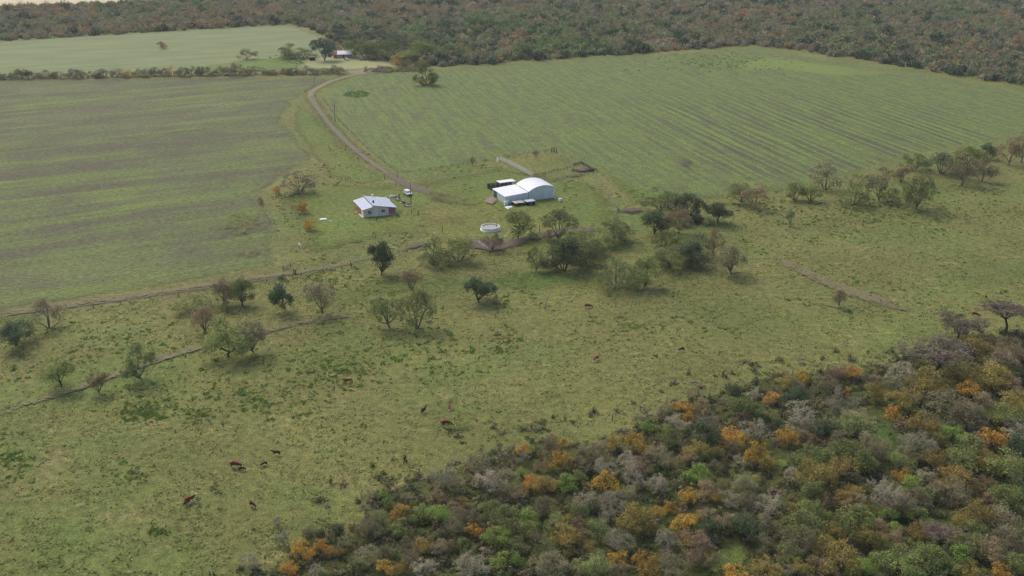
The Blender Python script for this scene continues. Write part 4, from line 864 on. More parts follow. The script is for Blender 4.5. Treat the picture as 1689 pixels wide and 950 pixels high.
def window(parent, c, w, h, nx, ny, axis):
    """framed window proud of a wall; axis 'f' = front wall (faces -y), 'l' = left wall (faces -x)"""
    def B(mb, u, z, du, dz, d, off):
        if axis == 'f': mb.box((c[0] + u, c[1] - off, c[2] + z), (du, d, dz))
        else: mb.box((c[0] - off, c[1] + u, c[2] + z), (d, du, dz))
        return mb
    fr = MB(); t = 0.09
    for z in (-h / 2, h / 2): B(fr, 0, z, w + t, t, 0.1, 0.03)
    for u in (-w / 2, w / 2): B(fr, u, 0, t, h - t, 0.1, 0.03)
    for i in range(1, nx): B(fr, -w / 2 + w * i / nx, 0, 0.05, h - t, 0.07, 0.03)
    for j in range(1, ny): B(fr, 0, -h / 2 + h * j / ny, w - t, 0.05, 0.064, 0.03)
    f = fr.build('window', FRAME, parent)
    for i in range(nx):
        for j in range(ny):
            B(MB(), -w / 2 + w * (i + .5) / nx, -h / 2 + h * (j + .5) / ny, w / nx - .02, h / ny - .02, 0.03, 0.012).build('pane', GLASS, f)
    B(MB(), 0, -h / 2 - 0.09, w + 0.3, 0.08, 0.2, 0.05).build('sill', CONC, f); return f

# --- farmhouse by the track
HX, HY, HA = -53.0, 357.2, R(22.5)
hs = empty('farmhouse', (HX, HY, 0), HA, 'small brick and plaster farmhouse with two sloping grey metal roofs', 'house')
LW, DP, RW = 3.75, 12.4, 8.1
def wallpoly(parent, name, m, poly, axis, a, b): return MB().prism(poly, axis, a, b).build(name, m, parent)
e = 0.003
# left block walls
wallpoly(hs, 'wall', PLASTER, [(0, -.1), (LW, -.1), (LW, 3.72), (0, 2.82)], 'y', 0, 0.2)
w = wallpoly(hs, 'wall', BRICK, [(3.0, -.1), (DP, -.1), (DP, 2.8), (3.0, 2.8)], 'x', 0, 0.2); w['label'] = 'bare red brick side wall'
w = wallpoly(hs, 'wall', PLASTERW, [(.2, -.1), (3.0, -.1), (3.0, 2.8), (.2, 2.8)], 'x', -0.01, 0.2); w['label'] = 'whitewashed end of the side wall'
wallpoly(hs, 'wall', BRICK, [(.2, -.1), (LW, -.1), (LW, 3.72), (.2, 2.86)], 'y', DP - .2, DP)
# right block walls
X0, X1 = LW, LW + RW
w = wallpoly(hs, 'wall', PLASTER, [(X0 + 1.5, -.1), (X1 - 2.6, -.1), (X1 - 2.6, 3.02), (X0 + 1.5, 3.80)], 'y', -0.05, 0.15)
w = wallpoly(hs, 'wall', PLASTERW, [(X0, -.1), (X0 + 1.5, -.1), (X0 + 1.5, 3.80), (X0, 4.10)], 'y', -0.12, 0.15); w['label'] = 'pale plastered front bay'
w = wallpoly(hs, 'wall', BRICK, [(X1 - 2.6, -.1), (X1, -.1), (X1, 2.50), (X1 - 2.6, 3.02)], 'y', -0.02, 0.15); w['label'] = 'bare red brick end of the front wall'
wallpoly(hs, 'wall', BRICK, [(.15, -.1), (DP, -.1), (DP, 2.5), (.15, 2.5)], 'x', X1 - .2, X1 - e)
wallpoly(hs, 'wall', BRICK, [(.15, 0), (DP, 0), (DP, 4.1), (.15, 4.1)], 'x', X0 + e, X0 + .2)
wallpoly(hs, 'wall', BRICK, [(X0 + .2, -.1), (X1 - .2, -.1), (X1 - .2, 2.56), (X0 + .2, 4.06)], 'y', DP - .2, DP)
MB().box((X1 + .06, -.02, 1.25), (.12, .14, 2.5)).build('downpipe', FRAME, hs)
MB().box((LW + RW / 2, -.35, .06), (RW, .6, .12)).build('step', CONC, hs)
MB().box((-.35, 2.4, .06), (.6, 5.0, .12)).build('step', CONC, hs)
def roof_block(parent, x0, x1, y0, y1, za, zb, nsh, m):
    for i in range(nsh):
        a, b = y0 + (y1 - y0) * i / nsh, y0 + (y1 - y0) * (i + 1) / nsh
        corrugated(x0, x1, a + .004, b + .05, za + .012 * (i % 2), zb + .012 * (i % 2)).build('roof_sheet', m, parent)
roof_block(hs, -.45, LW - .02, -.45, DP + .5, 2.90, 3.86, 9, ZINC)
roof_block(hs, X0 - .25, X1 + .45, -.5, DP + .5, 4.26, 2.58, 9, ZINC)
f = MB(); f.prism([(-.45, 2.66), (LW - .02, 3.62), (LW - .02, 3.80), (-.45, 2.84)], 'y', -.5, -.46); f.build('fascia', WOODG, hs)
f = MB(); f.prism([(X0 - .25, 4.02), (X1 + .45, 2.34), (X1 + .45, 2.5), (X0 - .25, 4.18)], 'y', -.56, -.51); f.build('fascia', WOODG, hs)
MB().prism([(-.5, 3.9), (DP + .5, 3.9), (DP + .5, 4.2), (-.5, 4.2)], 'x', X0 - .3, X0 - .26).build('parapet', WOODG, hs)
window(hs, (2.25, 0, 1.72), 1.3, 1.35, 2, 3, 'f'); window(hs, (X0 + 3.5, -.05, 1.72), 1.35, 1.15, 2, 1, 'f'); window(hs, (0, 9.6, 1.9), 1.2, 0.8, 2, 1, 'l')
v = MB(); v.lathe([(0, 0), (.34, 0), (.34, .62), (.1, .95), (0, 1.0)], 12, (X0 + 1.0, 3.6, 4.05)); v.build('roof_tank', STEEL, hs, smooth=False)
ch = MB().box((X0 + 3.0, DP - .4, 3.9), (.5, .5, 1.5)).build('chimney', PLASTER, hs); MB().box((X0 + 3.0, DP - .4, 4.72), (.8, .8, .1)).build('cap', CONC, ch)

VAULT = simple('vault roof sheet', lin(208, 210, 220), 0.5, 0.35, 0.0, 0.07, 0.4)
# --- barrel-vault shed with lean-to
sh = empty('metal_shed', (-2.62, 373.97, 0), R(24.1), 'white and zinc farm shed with one curved and one sloping roof', 'shed')
A0, SD, SW = 9.6, 11.2, 20.25
def ribs(mb, x0, x1, y, z0, zf, face=-1, pitch=.5):
    k = int((x1 - x0) / pitch)
    for i in range(1, k):
        x = x0 + (x1 - x0) * i / k; mb.box((x, y + face * .02, (z0 + zf(x)) / 2), (.06, .04, zf(x) - z0 - .02))
    return mb
arc_k = [(0, 3.62), (1.1, 4.3), (2.3, 4.85), (3.7, 5.25), (5.2, 5.45), (6.6, 5.47), (7.9, 5.33), (9.3, 4.97), (10.65, 4.5)]
def arcz(x): return float(np.interp(x, [a for a, _ in arc_k], [b for _, b in arc_k]))
lowz = lambda x: 3.0 + (3.58 - 3.0) * x / A0
mb = MB().prism([(0, -.1), (A0 / 2 - .02, -.1), (A0 / 2 - .02, lowz(A0 / 2) - .1), (0, 2.9)], 'y', 0, .12); ribs(mb, 0, A0 / 2, 0, 0, lambda x: lowz(x) - .12); mb.build('wall_panel', SHEDW, sh)
mb = MB().prism([(A0 / 2 + .02, -.1), (A0 - .03, -.1), (A0 - .03, lowz(A0) - .1), (A0 / 2 + .02, lowz(A0 / 2) - .1)], 'y', 0, .12); ribs(mb, A0 / 2, A0, 0, 0, lambda x: lowz(x) - .12); mb.build('wall_panel', SHEDW, sh)
for xa, xb in ((0.02, 5.55), (5.6, 10.63)):
    xs = [x for x in np.linspace(xa, xb, 9)]
    mb = MB().prism([(A0 + xa, -.1), (A0 + xb, -.1)] + [(A0 + x, arcz(x) - .08) for x in xs[::-1]], 'y', -.05, .1); ribs(mb, A0 + xa, A0 + xb, -.05, 0, lambda x: arcz(x - A0) - .12); mb.build('wall_panel', SHEDW, sh)
MB().box((A0 - .12, SD / 2, 3.66), (.16, SD + .5, .1)).build('shadow_line_strip', STEEL, sh)  # added dark strip draws the shadow line where the vault meets the low roof
MB().box((SW + .02, -.06, 2.25), (.16, .14, 4.5)).build('corner_trim', WHITE, sh); MB().box((A0, -.08, 1.8), (.1, .1, 3.6)).build('corner_trim', STEEL, sh); MB().box((-.02, -.03, 1.46), (.22, .22, 2.92)).build('corner_trim', WHITE, sh)
MB().box((SW - .06, SD / 2 + .1, 2.2), (.12, SD - .2, 4.5)).build('side_wall', SHEDW, sh)
MB().box((A0 + .05, SD / 2 + .1, 1.75), (.1, SD - .2, 3.5)).build('side_wall', SHEDW, sh)
xs = np.linspace(0, 10.6, 14); mb = MB().prism([(A0, -.1), (SW, -.1)] + [(A0 + x, arcz(x) - .08) for x in xs[::-1]], 'y', SD - .12, SD); mb.build('back_wall', SHEDW, sh)
MB().prism([(0, -.1), (A0 - .02, -.1), (A0 - .02, 3.46), (0, 2.9)], 'y', SD - .12, SD).build('back_wall', SHEDW, sh)
for ya, yb in ((.14, 3.4), (3.46, 7.4)):
    mb = MB().prism([(ya, -.1), (yb, -.1), (yb, 2.88), (ya, 2.88)], 'x', -.02, .1)
    for i in range(1, 7): mb.box((-.04, ya + (yb - ya) * i / 7, 1.4), (.04, .06, 2.8))
    mb.build('wall_panel', SHEDW, sh)
MB().box((.05, SD - .1, 1.45), (.18, .18, 2.9)).build('post', WHITE, sh)
for i in range(7):
    ya, yb = -.35 + (SD + .6) * i / 7, -.35 + (SD + .6) * (i + 1) / 7
    corrugated(-.3, A0 - .05, ya + .003, yb + .03, 2.98 + .012 * (i % 2), 3.60 + .012 * (i % 2), .3, .02, .05).build('roof_sheet', WHITE, sh)
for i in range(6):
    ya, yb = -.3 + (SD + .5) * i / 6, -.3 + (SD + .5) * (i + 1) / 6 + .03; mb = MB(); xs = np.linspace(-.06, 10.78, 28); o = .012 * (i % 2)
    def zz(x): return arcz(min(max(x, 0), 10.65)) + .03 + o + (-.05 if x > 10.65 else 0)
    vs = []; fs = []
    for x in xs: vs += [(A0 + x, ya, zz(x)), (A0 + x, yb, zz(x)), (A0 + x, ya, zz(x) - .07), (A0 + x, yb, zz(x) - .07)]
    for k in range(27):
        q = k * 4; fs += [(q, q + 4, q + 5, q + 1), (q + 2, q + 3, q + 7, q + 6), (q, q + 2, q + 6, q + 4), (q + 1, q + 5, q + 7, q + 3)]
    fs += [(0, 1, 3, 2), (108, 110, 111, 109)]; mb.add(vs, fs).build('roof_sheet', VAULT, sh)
MB().box((A0 / 2, SD / 2, .02), (A0 - .4, SD - .4, .04)).build('floor_slab', simple('earth floor', lin(110, 96, 84)), sh)

# --- open cattle shelter behind the shed
q = at(815, 308.5); cs = empty('cattle_shelter', (-6.3, 393.6, 0), R(24.1), 'open timber cattle shelter with white roof behind the farm shed', 'shelter')
for i in range(4): corrugated(1.55 + i * 1.72, 3.31 + i * 1.72, -.2, 3.4, 2.5 + .012 * (i % 2), 2.5 + .012 * (i % 2), .3, .02).build('roof_sheet', WHITE, cs)
for x in (1.7, 3.4, 5.1, 6.8, 8.2):
    for y in (0, 3.1): MB().tube([(x, y, -.1), (x, y, 2.44)], .1, 6).build('post', WOODG, cs)
for i in range(28): MB().box((1.7 + .241 * i, 3.2, .98 + random.uniform(-.06, .06)), (.2, .05, 2.0)).build('plank', WOODD, cs)
for i in range(13): MB().box((1.62, .2 + .235 * i, 1.0 + random.uniform(-.1, .1)), (.05, .2, 2.1)).build('plank', WOODD, cs)
for i in range(9): MB().box((5.3 + .26 * i, .05, .7), (.18, .05, 1.4 + random.uniform(-.1, .1))).build('plank', WOODG, cs)
cp = empty('slatted_pen', (-6.3, 393.6, 0), R(24.1), 'dark slatted timber pen on the left of the cattle shelter', 'pen')
for i in range(20):
    a = i / 20; x, y = (-2.2 + 3.5 * a, -.3) if True else (0, 0)
    MB().box((x, y, .95 + random.uniform(-.08, .08)), (.13, .06, 1.9), random.uniform(-.1, .1)).build('plank', WOODD, cp)
for i in range(14): MB().box((-2.25, -.1 + .22 * i, .95 + random.uniform(-.08, .08)), (.06, .14, 1.9)).build('plank', WOODD, cp)
for i in range(16): MB().box((-2.2 + 3.5 * i / 16, 3.0, .95), (.14, .06, 1.9)).build('plank', WOODD, cp)
for z in (.5, 1.2): MB().tube([(-2.25, -.37, z), (1.35, -.37, z)], .06, 5).build('rail', WOODG, cp)
for x, y in ((-2.25, -.36), (-.4, -.36), (1.36, -.36), (-2.3, 3.0)): MB().tube([(x, y, -.1), (x, y, 2.2)], .1, 6).build('post', WOODG, cp)

# --- low things in front of the shed
def local(o, x, y): c, s_ = math.cos(R(24.1)), math.sin(R(24.1)); return (-2.62 + x * c - y * s_, 373.97 + x * s_ + y * c, 0)
ls = empty('low_shelter', local(sh, 2.0, -4.6), R(24.1), 'low pale rusty tin shelter in front of the farm shed', 'shelter')
for i in range(4): corrugated(.0 + i * 1.0, 1.03 + i * 1.0, 0, 3.2, 1.25 + .02 * (i % 2), 1.25 + .02 * (i % 2), .25, .02).build('roof_sheet', RUSTR if i % 2 else simple('pale tin', lin(206, 198, 182), .7, .2, 0, .2, 1.2), ls)
for x in (.1, 2, 3.9):
    for y in (.1, 3.1): MB().tube([(x, y, -.1), (x, y, 1.2)], .08, 6).build('post', WOODD, ls)
MB().box((2, 3.0, .6), (3.8, .06, 1.1)).build('back_board', WOODD, ls)
bt = empty('dark_tank_box', local(sh, 6.4, -4.3), R(24.1), 'dark box shelter with flat blue-grey lid in front of the farm shed', 'shelter')
b_ = MB(); b_.box((1.7, 1.3, .75), (3.3, .08, 1.5)); b_.box((.09, .0, .75), (.08, 2.5, 1.5)); b_.box((3.31, .0, .75), (.08, 2.5, 1.5)); b_.box((.92, -1.22, .75), (1.5, .06, 1.5)); b_.box((2.5, -1.22, .75), (1.5, .06, 1.5)); b_.build('box_side', BLACKP, bt)
MB().box((1.7, 0, 1.56), (3.7, 2.9, .1)).build('lid', simple('blue grey lid', lin(176, 184, 198), .5, .3), bt); MB().box((1.71, -1.27, .75), (.1, .06, 1.5)).build('post', GALV, bt)
wt = empty('white_cabinet', local(sh, -.3, -1.6), R(24.1), 'white cabinet standing at the front left corner of the shed', 'cabinet')
MB().box((0, 0, .75), (1.25, .9, 1.5)).build('body', WHITE, wt); MB().box((0, 0, 1.53), (1.4, 1.05, .07)).build('lid', GALV, wt); MB().box((0, -.46, .7), (1.0, .03, 1.1)).build('door', GALV, wt)
tag(MB().box((0, 0, .14), (2.7, 1.7, .28), 0, taper=.93).box((-.9, -1.5, .1), (.9, .7, .2), .5).build('concrete_slab', WHITE, None, local(sh, -.5, -4.6), R(20)), 'pale concrete slab on the grass below the white cabinet', 'slab')
iw = empty('water_container', at(924, 332.5), R(20), 'small white container on the grass right of the farm shed', 'container')
MB().box((0, 0, .75), (1.15, 1.0, 1.0), taper=.96).build('body', WHITE, iw); MB().box((0, 0, .1), (1.2, 1.05, .2)).build('pallet', WOODG, iw); MB().lathe([(0, 0), (.18, 0), (.18, .08), (0, .08)], 10, (0, 0, 1.25)).build('cap', STEEL, iw)
tag(MB().box((0, 0, .2), (.35, .3, .4)).build('bucket', WHITE, None, at(916, 327.5)), 'white bucket by the right corner of the farm shed', 'bucket')
# --- round water tank
tk = empty('round_water_tank', tuple(at(809, 378.5)), 0, 'round white concrete stock tank with murky water', 'water tank')
NP = 20; TANKW = simple('pale tank concrete', lin(226, 226, 224), .8, .15, 0, .06, .8)
for i in range(NP):
    a0, a1 = 2 * math.pi * (i + .006) / NP, 2 * math.pi * (i + .994) / NP; r0, r1 = 3.08, 3.28; mb = MB(); vs = []
    for a in (a0, (a0 + a1) / 2, a1):
        for r, z in ((r0, .2), (r1, .2), (r1, 1.25), (r0, 1.25)): vs.append((r * math.cos(a), r * math.sin(a), z))
    fs = []
    for k in range(2):
        for j in range(4): fs.append((k * 4 + j, k * 4 + (j + 1) % 4, k * 4 + 4 + (j + 1) % 4, k * 4 + 4 + j))
    fs += [(0, 3, 2, 1), (8, 9, 10, 11)]; mb.add(vs, fs).build('wall_panel', TANKW, tk)
MB().lathe([(3.0, -.1), (3.55, -.1), (3.55, .22), (3.0, .22)], 40, close=True).build('footing', TANKW, tk)
MB().lathe([(0, .95), (3.07, .95), (3.07, .2), (0, .2)], 40).build('water', simple('murky water', lin(132, 126, 106), .15, .5, 0, .25, .8), tk)
# --- trough by the tank
tr0, tr1 = at(788, 399), at(806, 411.5); dv = tr1 - tr0; L_ = dv.length
tg = empty('drinking_trough', (tr0 + tr1) / 2, math.atan2(dv.y, dv.x), 'long pale concrete drinking trough in the mud below the tank', 'trough')
for i in range(6):
    x = -L_ / 2 + L_ * (i + .5) / 6; mb = MB(); d = L_ / 6 - .06
    mb.box((x, 0, .2), (d, .8, .2)); mb.box((x, .36, .42), (d, .08, .24)); mb.box((x, -.36, .42), (d, .08, .24)); mb.build('trough_section', CONC, tg)
MB().box((0, 0, .34), (L_ - .1, .62, .05)).build('water', DARK, tg)
tag(MB().tube([(0, 0, .1), (.9, .2, .25), (1.3, .5, .9)], .09, 5).box((.3, 0, .15), (1.2, .5, .3), .2).build('broken_trough', CONC, None, at(833, 391), .2), 'broken pale trough piece right of the round tank', 'trough')

# --- fences: posts and wires
def fence(px, spacing, label, hgt=1.25, r=.075, wires=4, m=WOODG, rails=0, jitter=.05, group='wire fences'):
    pts = [at(*p) for p in px]; o = empty('rail_fence' if rails else 'wire_fence', pts[0], 0, label, 'fence', group); org = pts[0]
    posts = []
    for a, b in zip(pts[:-1], pts[1:]):
        n = max(1, round((b - a).length / spacing))
        for i in range(n): posts.append(a + (b - a) * i / n)
    posts.append(pts[-1]); tmpl = MB().tube([(0, 0, -.2), (.02, 0, hgt * .6), (.0, .02, hgt)], [r * 1.05, r, r * .9], 5).mesh('post', m)
    for p in posts:
        q = link('post', tmpl, o, p - org, random.uniform(0, 6)); q.scale = (random.uniform(.8, 1.3),) * 2 + (random.uniform(.9, 1.15),); q.rotation_euler.x = random.gauss(0, jitter)
    w_ = MB()
    for j in range(wires):
        z = hgt * (.3 + .62 * j / max(1, wires - 1)); w_.tube([p - org + Vector((0, 0, z)) for p in posts], .012, 3, cap=False)
    if wires: w_.build('wire', WIRE, o)
    for j in range(rails):
        z = hgt * (.35 + .6 * j / max(1, rails - 1))
        for a, b in zip(posts[:-1], posts[1:]):
            d = b - a; MB().box((0, 0, 0), (d.length + .1, .05, .16)).build('rail', m, o, (a + b) / 2 - org + Vector((0, -.08, z)), math.atan2(d.y, d.x))
    return o
fence([(570, 300), (655, 288), (745, 274), (821, 264)], 5, 'wire fence from the track to the corral, behind the yard')
fence([(824, 264), (870, 257), (913, 250.5)], 4.2, 'far fence of the corral with weathered posts', 1.4, .09)
fence([(913, 250.5), (930, 260), (948, 271)], 2.6, 'right fence of the corral sloping to the mud pen', 1.4, .1)
fence([(881, 293.5), (905, 287), (945, 276)], 1.9, 'dense post fence along the front of the corral', 1.5, .1, 3)
fence([(946, 275), (958, 271), (970, 277), (980, 284), (960, 287), (944, 283)], 1.2, 'dark timber pen with mud inside, right of the corral', 1.3, .09, 0, WOODD, 3, group='timber pens')
fence([(980, 284), (1000, 312), (1020, 348)], 7, 'old wire fence from the mud pen to the grove')
fence([(821, 263.5), (838, 271.5), (858, 282), (877, 291.5)], 2.6, 'pale double-railed cattle race leading to the shed', 1.4, .08, 0, WOODP, 3, group='cattle race rails')
fence([(825, 262.5), (842, 270.5), (862, 281), (880, 290)], 2.6, 'second pale rail line of the cattle race, corral side', 1.4, .08, 0, WOODP, 3, group='cattle race rails')
tag(MB().box((0, 0, .9), (.1, 1.5, 1.8)).box((.02, -.8, 1), (.16, .14, 2)).box((.02, .8, 1), (.16, .14, 2)).build('gate_panel', WOODP, None, at(820.5, 267), R(20)), 'white board gate at the far end of the cattle race', 'gate')
fence([(432, 335), (452, 372), (466, 412), (474, 444)], 6, 'yard wire fence running down to the track gate', 1.2, .07)
fence([(432, 335), (470, 325), (520, 318)], 7, 'yard wire fence past the bare reddish tree', 1.2, .07)
fence([(-20, 532), (60, 521), (200, 502), (340, 482), (440, 466), (483, 456)], 7, 'wire fence below the field track, left of the gate', 1.25, .08)
fence([(497, 455), (580, 440), (645, 424), (700, 412)], 7, 'wire fence below the field track, right of the gate', 1.25, .08)
fence([(660, 822), (736, 778), (826, 744), (930, 718), (1010, 694), (1100, 662), (1250, 624), (1420, 603)], 9, 'wire fence along the pasture edge of the near woodland', 1.4, .09)
fence([(655, 286), (606, 246), (556, 196), (534, 165)], 9, 'wire fence along the right of the dirt track', 1.2, .07)
# dense old stumps at fence corners
for i, (x, y, h, lab) in enumerate(((910, 251, 2.1, 'left of three stout corner posts of the corral'), (914, 251, 2.4, 'middle one of three stout corner posts of the corral'), (918, 252, 2.0, 'right of three stout corner posts of the corral'), (485, 452, 1.7, 'left stout gate post on the field track'), (488, 453, 1.6, 'right stout gate post on the field track'))):
    tag(MB().tube([(0, 0, -.2), (.03, 0, h)], [.2, .16], 7).build('corner_post', WOODD, None, at(x, y)), lab, 'post', 'stout corner posts')
# timber gate by the track
gp = at(467, 446); g2 = at(480, 441); d = g2 - gp; gt = empty('field_gate', gp, math.atan2(d.y, d.x), 'grey timber gate leaning open beside the field track', 'gate'); gl = d.length
for z in (.3, .6, .9, 1.2): MB().box((gl / 2, 0, z), (gl, .04, .11)).build('rail', WOODG, gt)
for x in (0, gl): MB().tube([(x, 0, -.2), (x, 0, 1.7)], .12, 6).build('post', WOODG, gt)
MB().tube([(0.05, .04, .3), (gl - .05, .04, 1.2)], .05, 4).build('brace', WOODG, gt)
# --- poles
def pole(px, top, label, arm=True, m=WOODG):
    p = at(*px); h = (px[1] - top) / (ppm(px[1]) * math.cos(math.atan2(CAM_H, p.y))); o = empty('utility_pole', p, R(20), label, 'pole', 'utility poles')
    MB().tube([(0, 0, -.3), (0, 0, h)], [.17, .11], 7).build('shaft', m, o)
    if arm: MB().box((0, 0, h - .35), (1.5, .1, .12)).build('cross_arm', m, o)
    for x in (-.6, 0, .6) if arm else (0,): MB().lathe([(0, 0), (.06, 0), (.06, .16), (0, .2)], 6, (x, 0, h - .28 if arm else h)).build('insulator', WHITE, o)
pole((678, 337), 301, 'grey utility pole beside the white truck', False)
pole((818, 100), 84, 'left pale pole at the far woodland edge', True, WOODP); pole((957, 92), 73, 'right pale pole at the far woodland edge', True, WOODP); pole((519, 137), 124, 'thin pole beside the bend of the dirt track', False); pole((553, 201), 172, 'thin pole in the crop field corner by the track', False)
for i, (x, y, h, lab) in enumerate(((679, 352, 1.4, 'left post of the broken fence right of the house'), (690, 354, 1.7, 'right post of the broken fence right of the house'), (621, 365, 1.3, 'thin post in front of the farmhouse'), (558, 375, 1.5, 'thin post in the grass left of the farmhouse'), (730, 384, 2.4, 'thin post above the mud strip trees'), (703, 416, 3.2, 'tall post at the right end of the left mud strip'), (579, 439, 2.0, 'leaning post on the fence below the house'), (519, 310, 1.9, 'post right of the bare reddish tree'), (634, 296, 1.9, 'post on the left of the track end'), (656, 294, 1.8, 'post on the right of the track end'), (819, 379, 2.6, 'thin post behind the round tank'), (890, 381, 2.2, 'post on the mud strip by the big tree'))):
    tag(MB().tube([(0, 0, -.2), (random.uniform(-.1, .1), 0, h)], [.1, .08], 6).build('post', WOODD, None, at(x, y)), lab, 'post', 'lone posts in the yard')
# --- junk row beside the truck
for i, (x, y, lab) in enumerate(((653.5, 327, 'dark drum at the top of the junk row by the truck'),)):
    dr = empty('oil_drum', at(x, y), 0, lab, 'drum'); MB().lathe([(0, 0), (.36, 0), (.36, 1.0), (0, 1.0)], 14).build('body', BLACKP, dr)
    for z in (.33, .66): MB().lathe([(.36, z - .03), (.38, z), (.36, z + .03)], 14).build('hoop', STEEL, dr)
tag(MB().tube([(0, 0, -.2), (0, 0, 1.9)], .2, 7).build('post', WOODD, None, at(658.5, 328)), 'thick dark post beside the oil drum', 'post')
jr = empty('timber_heap', at(662, 332), 0, 'heap of old grey planks and rubble running from the truck to the house', 'timber pile')
for i in range(46):
    t = random.random(); p = at(654 + 22 * t, 328 + 14 * t) - at(662, 332); k = random.random()
    MB().box((0, 0, 0), (random.uniform(.5, 2.2), random.uniform(.1, .35), random.uniform(.06, .3))).build('plank', (WOODG, WOODD, CONC, WOODP)[0 if k < .45 else 1 if k < .8 else 2 if k < .92 else 3], jr, p + Vector((random.gauss(0, .5), random.gauss(0, .5), random.uniform(.05, .55))), random.uniform(-1.4, .2))
tag(MB().lathe([(0, 0), (1.0, .0), (.95, .5), (.6, .95), (0, 1.05)], 12).box((1.2, .3, .35), (1.4, .9, .7), .4, taper=.7).build('tarpaulin_heap', simple('pale tarpaulin', lin(186, 184, 166)), None, at(646, 326)), 'pale tarpaulin-covered heap at the end of the junk row', 'heap')
wd = empty('white_tank', at(641.5, 333), 0, 'small white water tank behind the farmhouse right corner', 'tank'); MB().lathe([(0, 0), (.55, 0), (.55, .8), (.3, 1.1), (0, 1.15)], 16).build('body', WHITE, wd); MB().box((0, 0, -.0), (1.3, 1.3, .1)).build('base', CONC, wd)
for i in range(9):
    pass
tag(MB().lathe([(0, 0), (.9, .0), (.75, .35), (.3, .6), (0, .65)], 11).box((-.6, .4, .3), (.6, .5, .5), .5, taper=.6).build('rubble_heap', simple('rubble', lin(128, 116, 108), .9, .1, 0, .3, 2), None, at(457, 381)), 'heap of grey rubble left of the lower orange sapling', 'heap')
tag(MB().box((0, 0, .06), (2.4, 1.2, .12), .2).box((.2, .1, .16), (1.6, .9, .08), -.2).build('white_sheet', WHITE, None, at(533, 361.5)), 'flat white sheeting in the yard left of the house', 'sheet')
tag(MB().box((0, 0, .05), (1.7, .25, .1), -.7).build('plank', WOODP, None, at(545, 364.5)), 'pale plank beside the white sheeting', 'plank')
for x, y, lab in ((571, 354, 'pale stone slab on the grass left of the house'), (587.5, 351, 'pale block by the brick side wall'), (704.5, 351, 'white block in the grass right of the house'), (594, 294, 'white bag on the grass left of the track end'), (716.5, 385, 'white stone near the mud strip')):
    tag(MB().box((0, 0, .15), (.9, .6, .3), random.uniform(-.5, .5), taper=.75).build('pale_block', CONC, None, at(x, y)), lab, 'block')
bh = empty('brush_heap', at(1038, 350), 0, 'purplish-grey heap of cut branches above the grove', 'brush pile'); mb = MB()
for i in range(150):
    a = random.uniform(0, 6.28); c = Vector((random.gauss(0, 2.6), random.gauss(0, 1.1), random.uniform(.05, .5))); d = Vector((math.cos(a), math.sin(a) * .7, random.uniform(-.15, .3))) * random.uniform(.5, 1.3); mb.tube([c - d, c, c + d], [.05, .04, .015], 3)
mb.build('branch', BARK_G, bh)
bl = at(1016, 346); tag(MB().tube([(0, 0, 1.7), (1.0, -.9, .3)], .16, 6).build('leaning_log', BARK_P, None, bl), 'pale log leaning on the brush heap', 'log')
lp = empty('log_heap', at(974, 281), 0, 'dark heap of logs in the mud pen corner', 'log pile')
for i in range(14):
    a = random.uniform(-.6, .6); MB().tube([(-1, 0, 0), (1, 0, 0)], random.uniform(.1, .17), 6).build('log', WOODD if i % 3 else BARK_G, lp, (random.gauss(0, .8), random.gauss(0, .5), .15 + .1 * (i % 5)), a)
#==NEXT3==

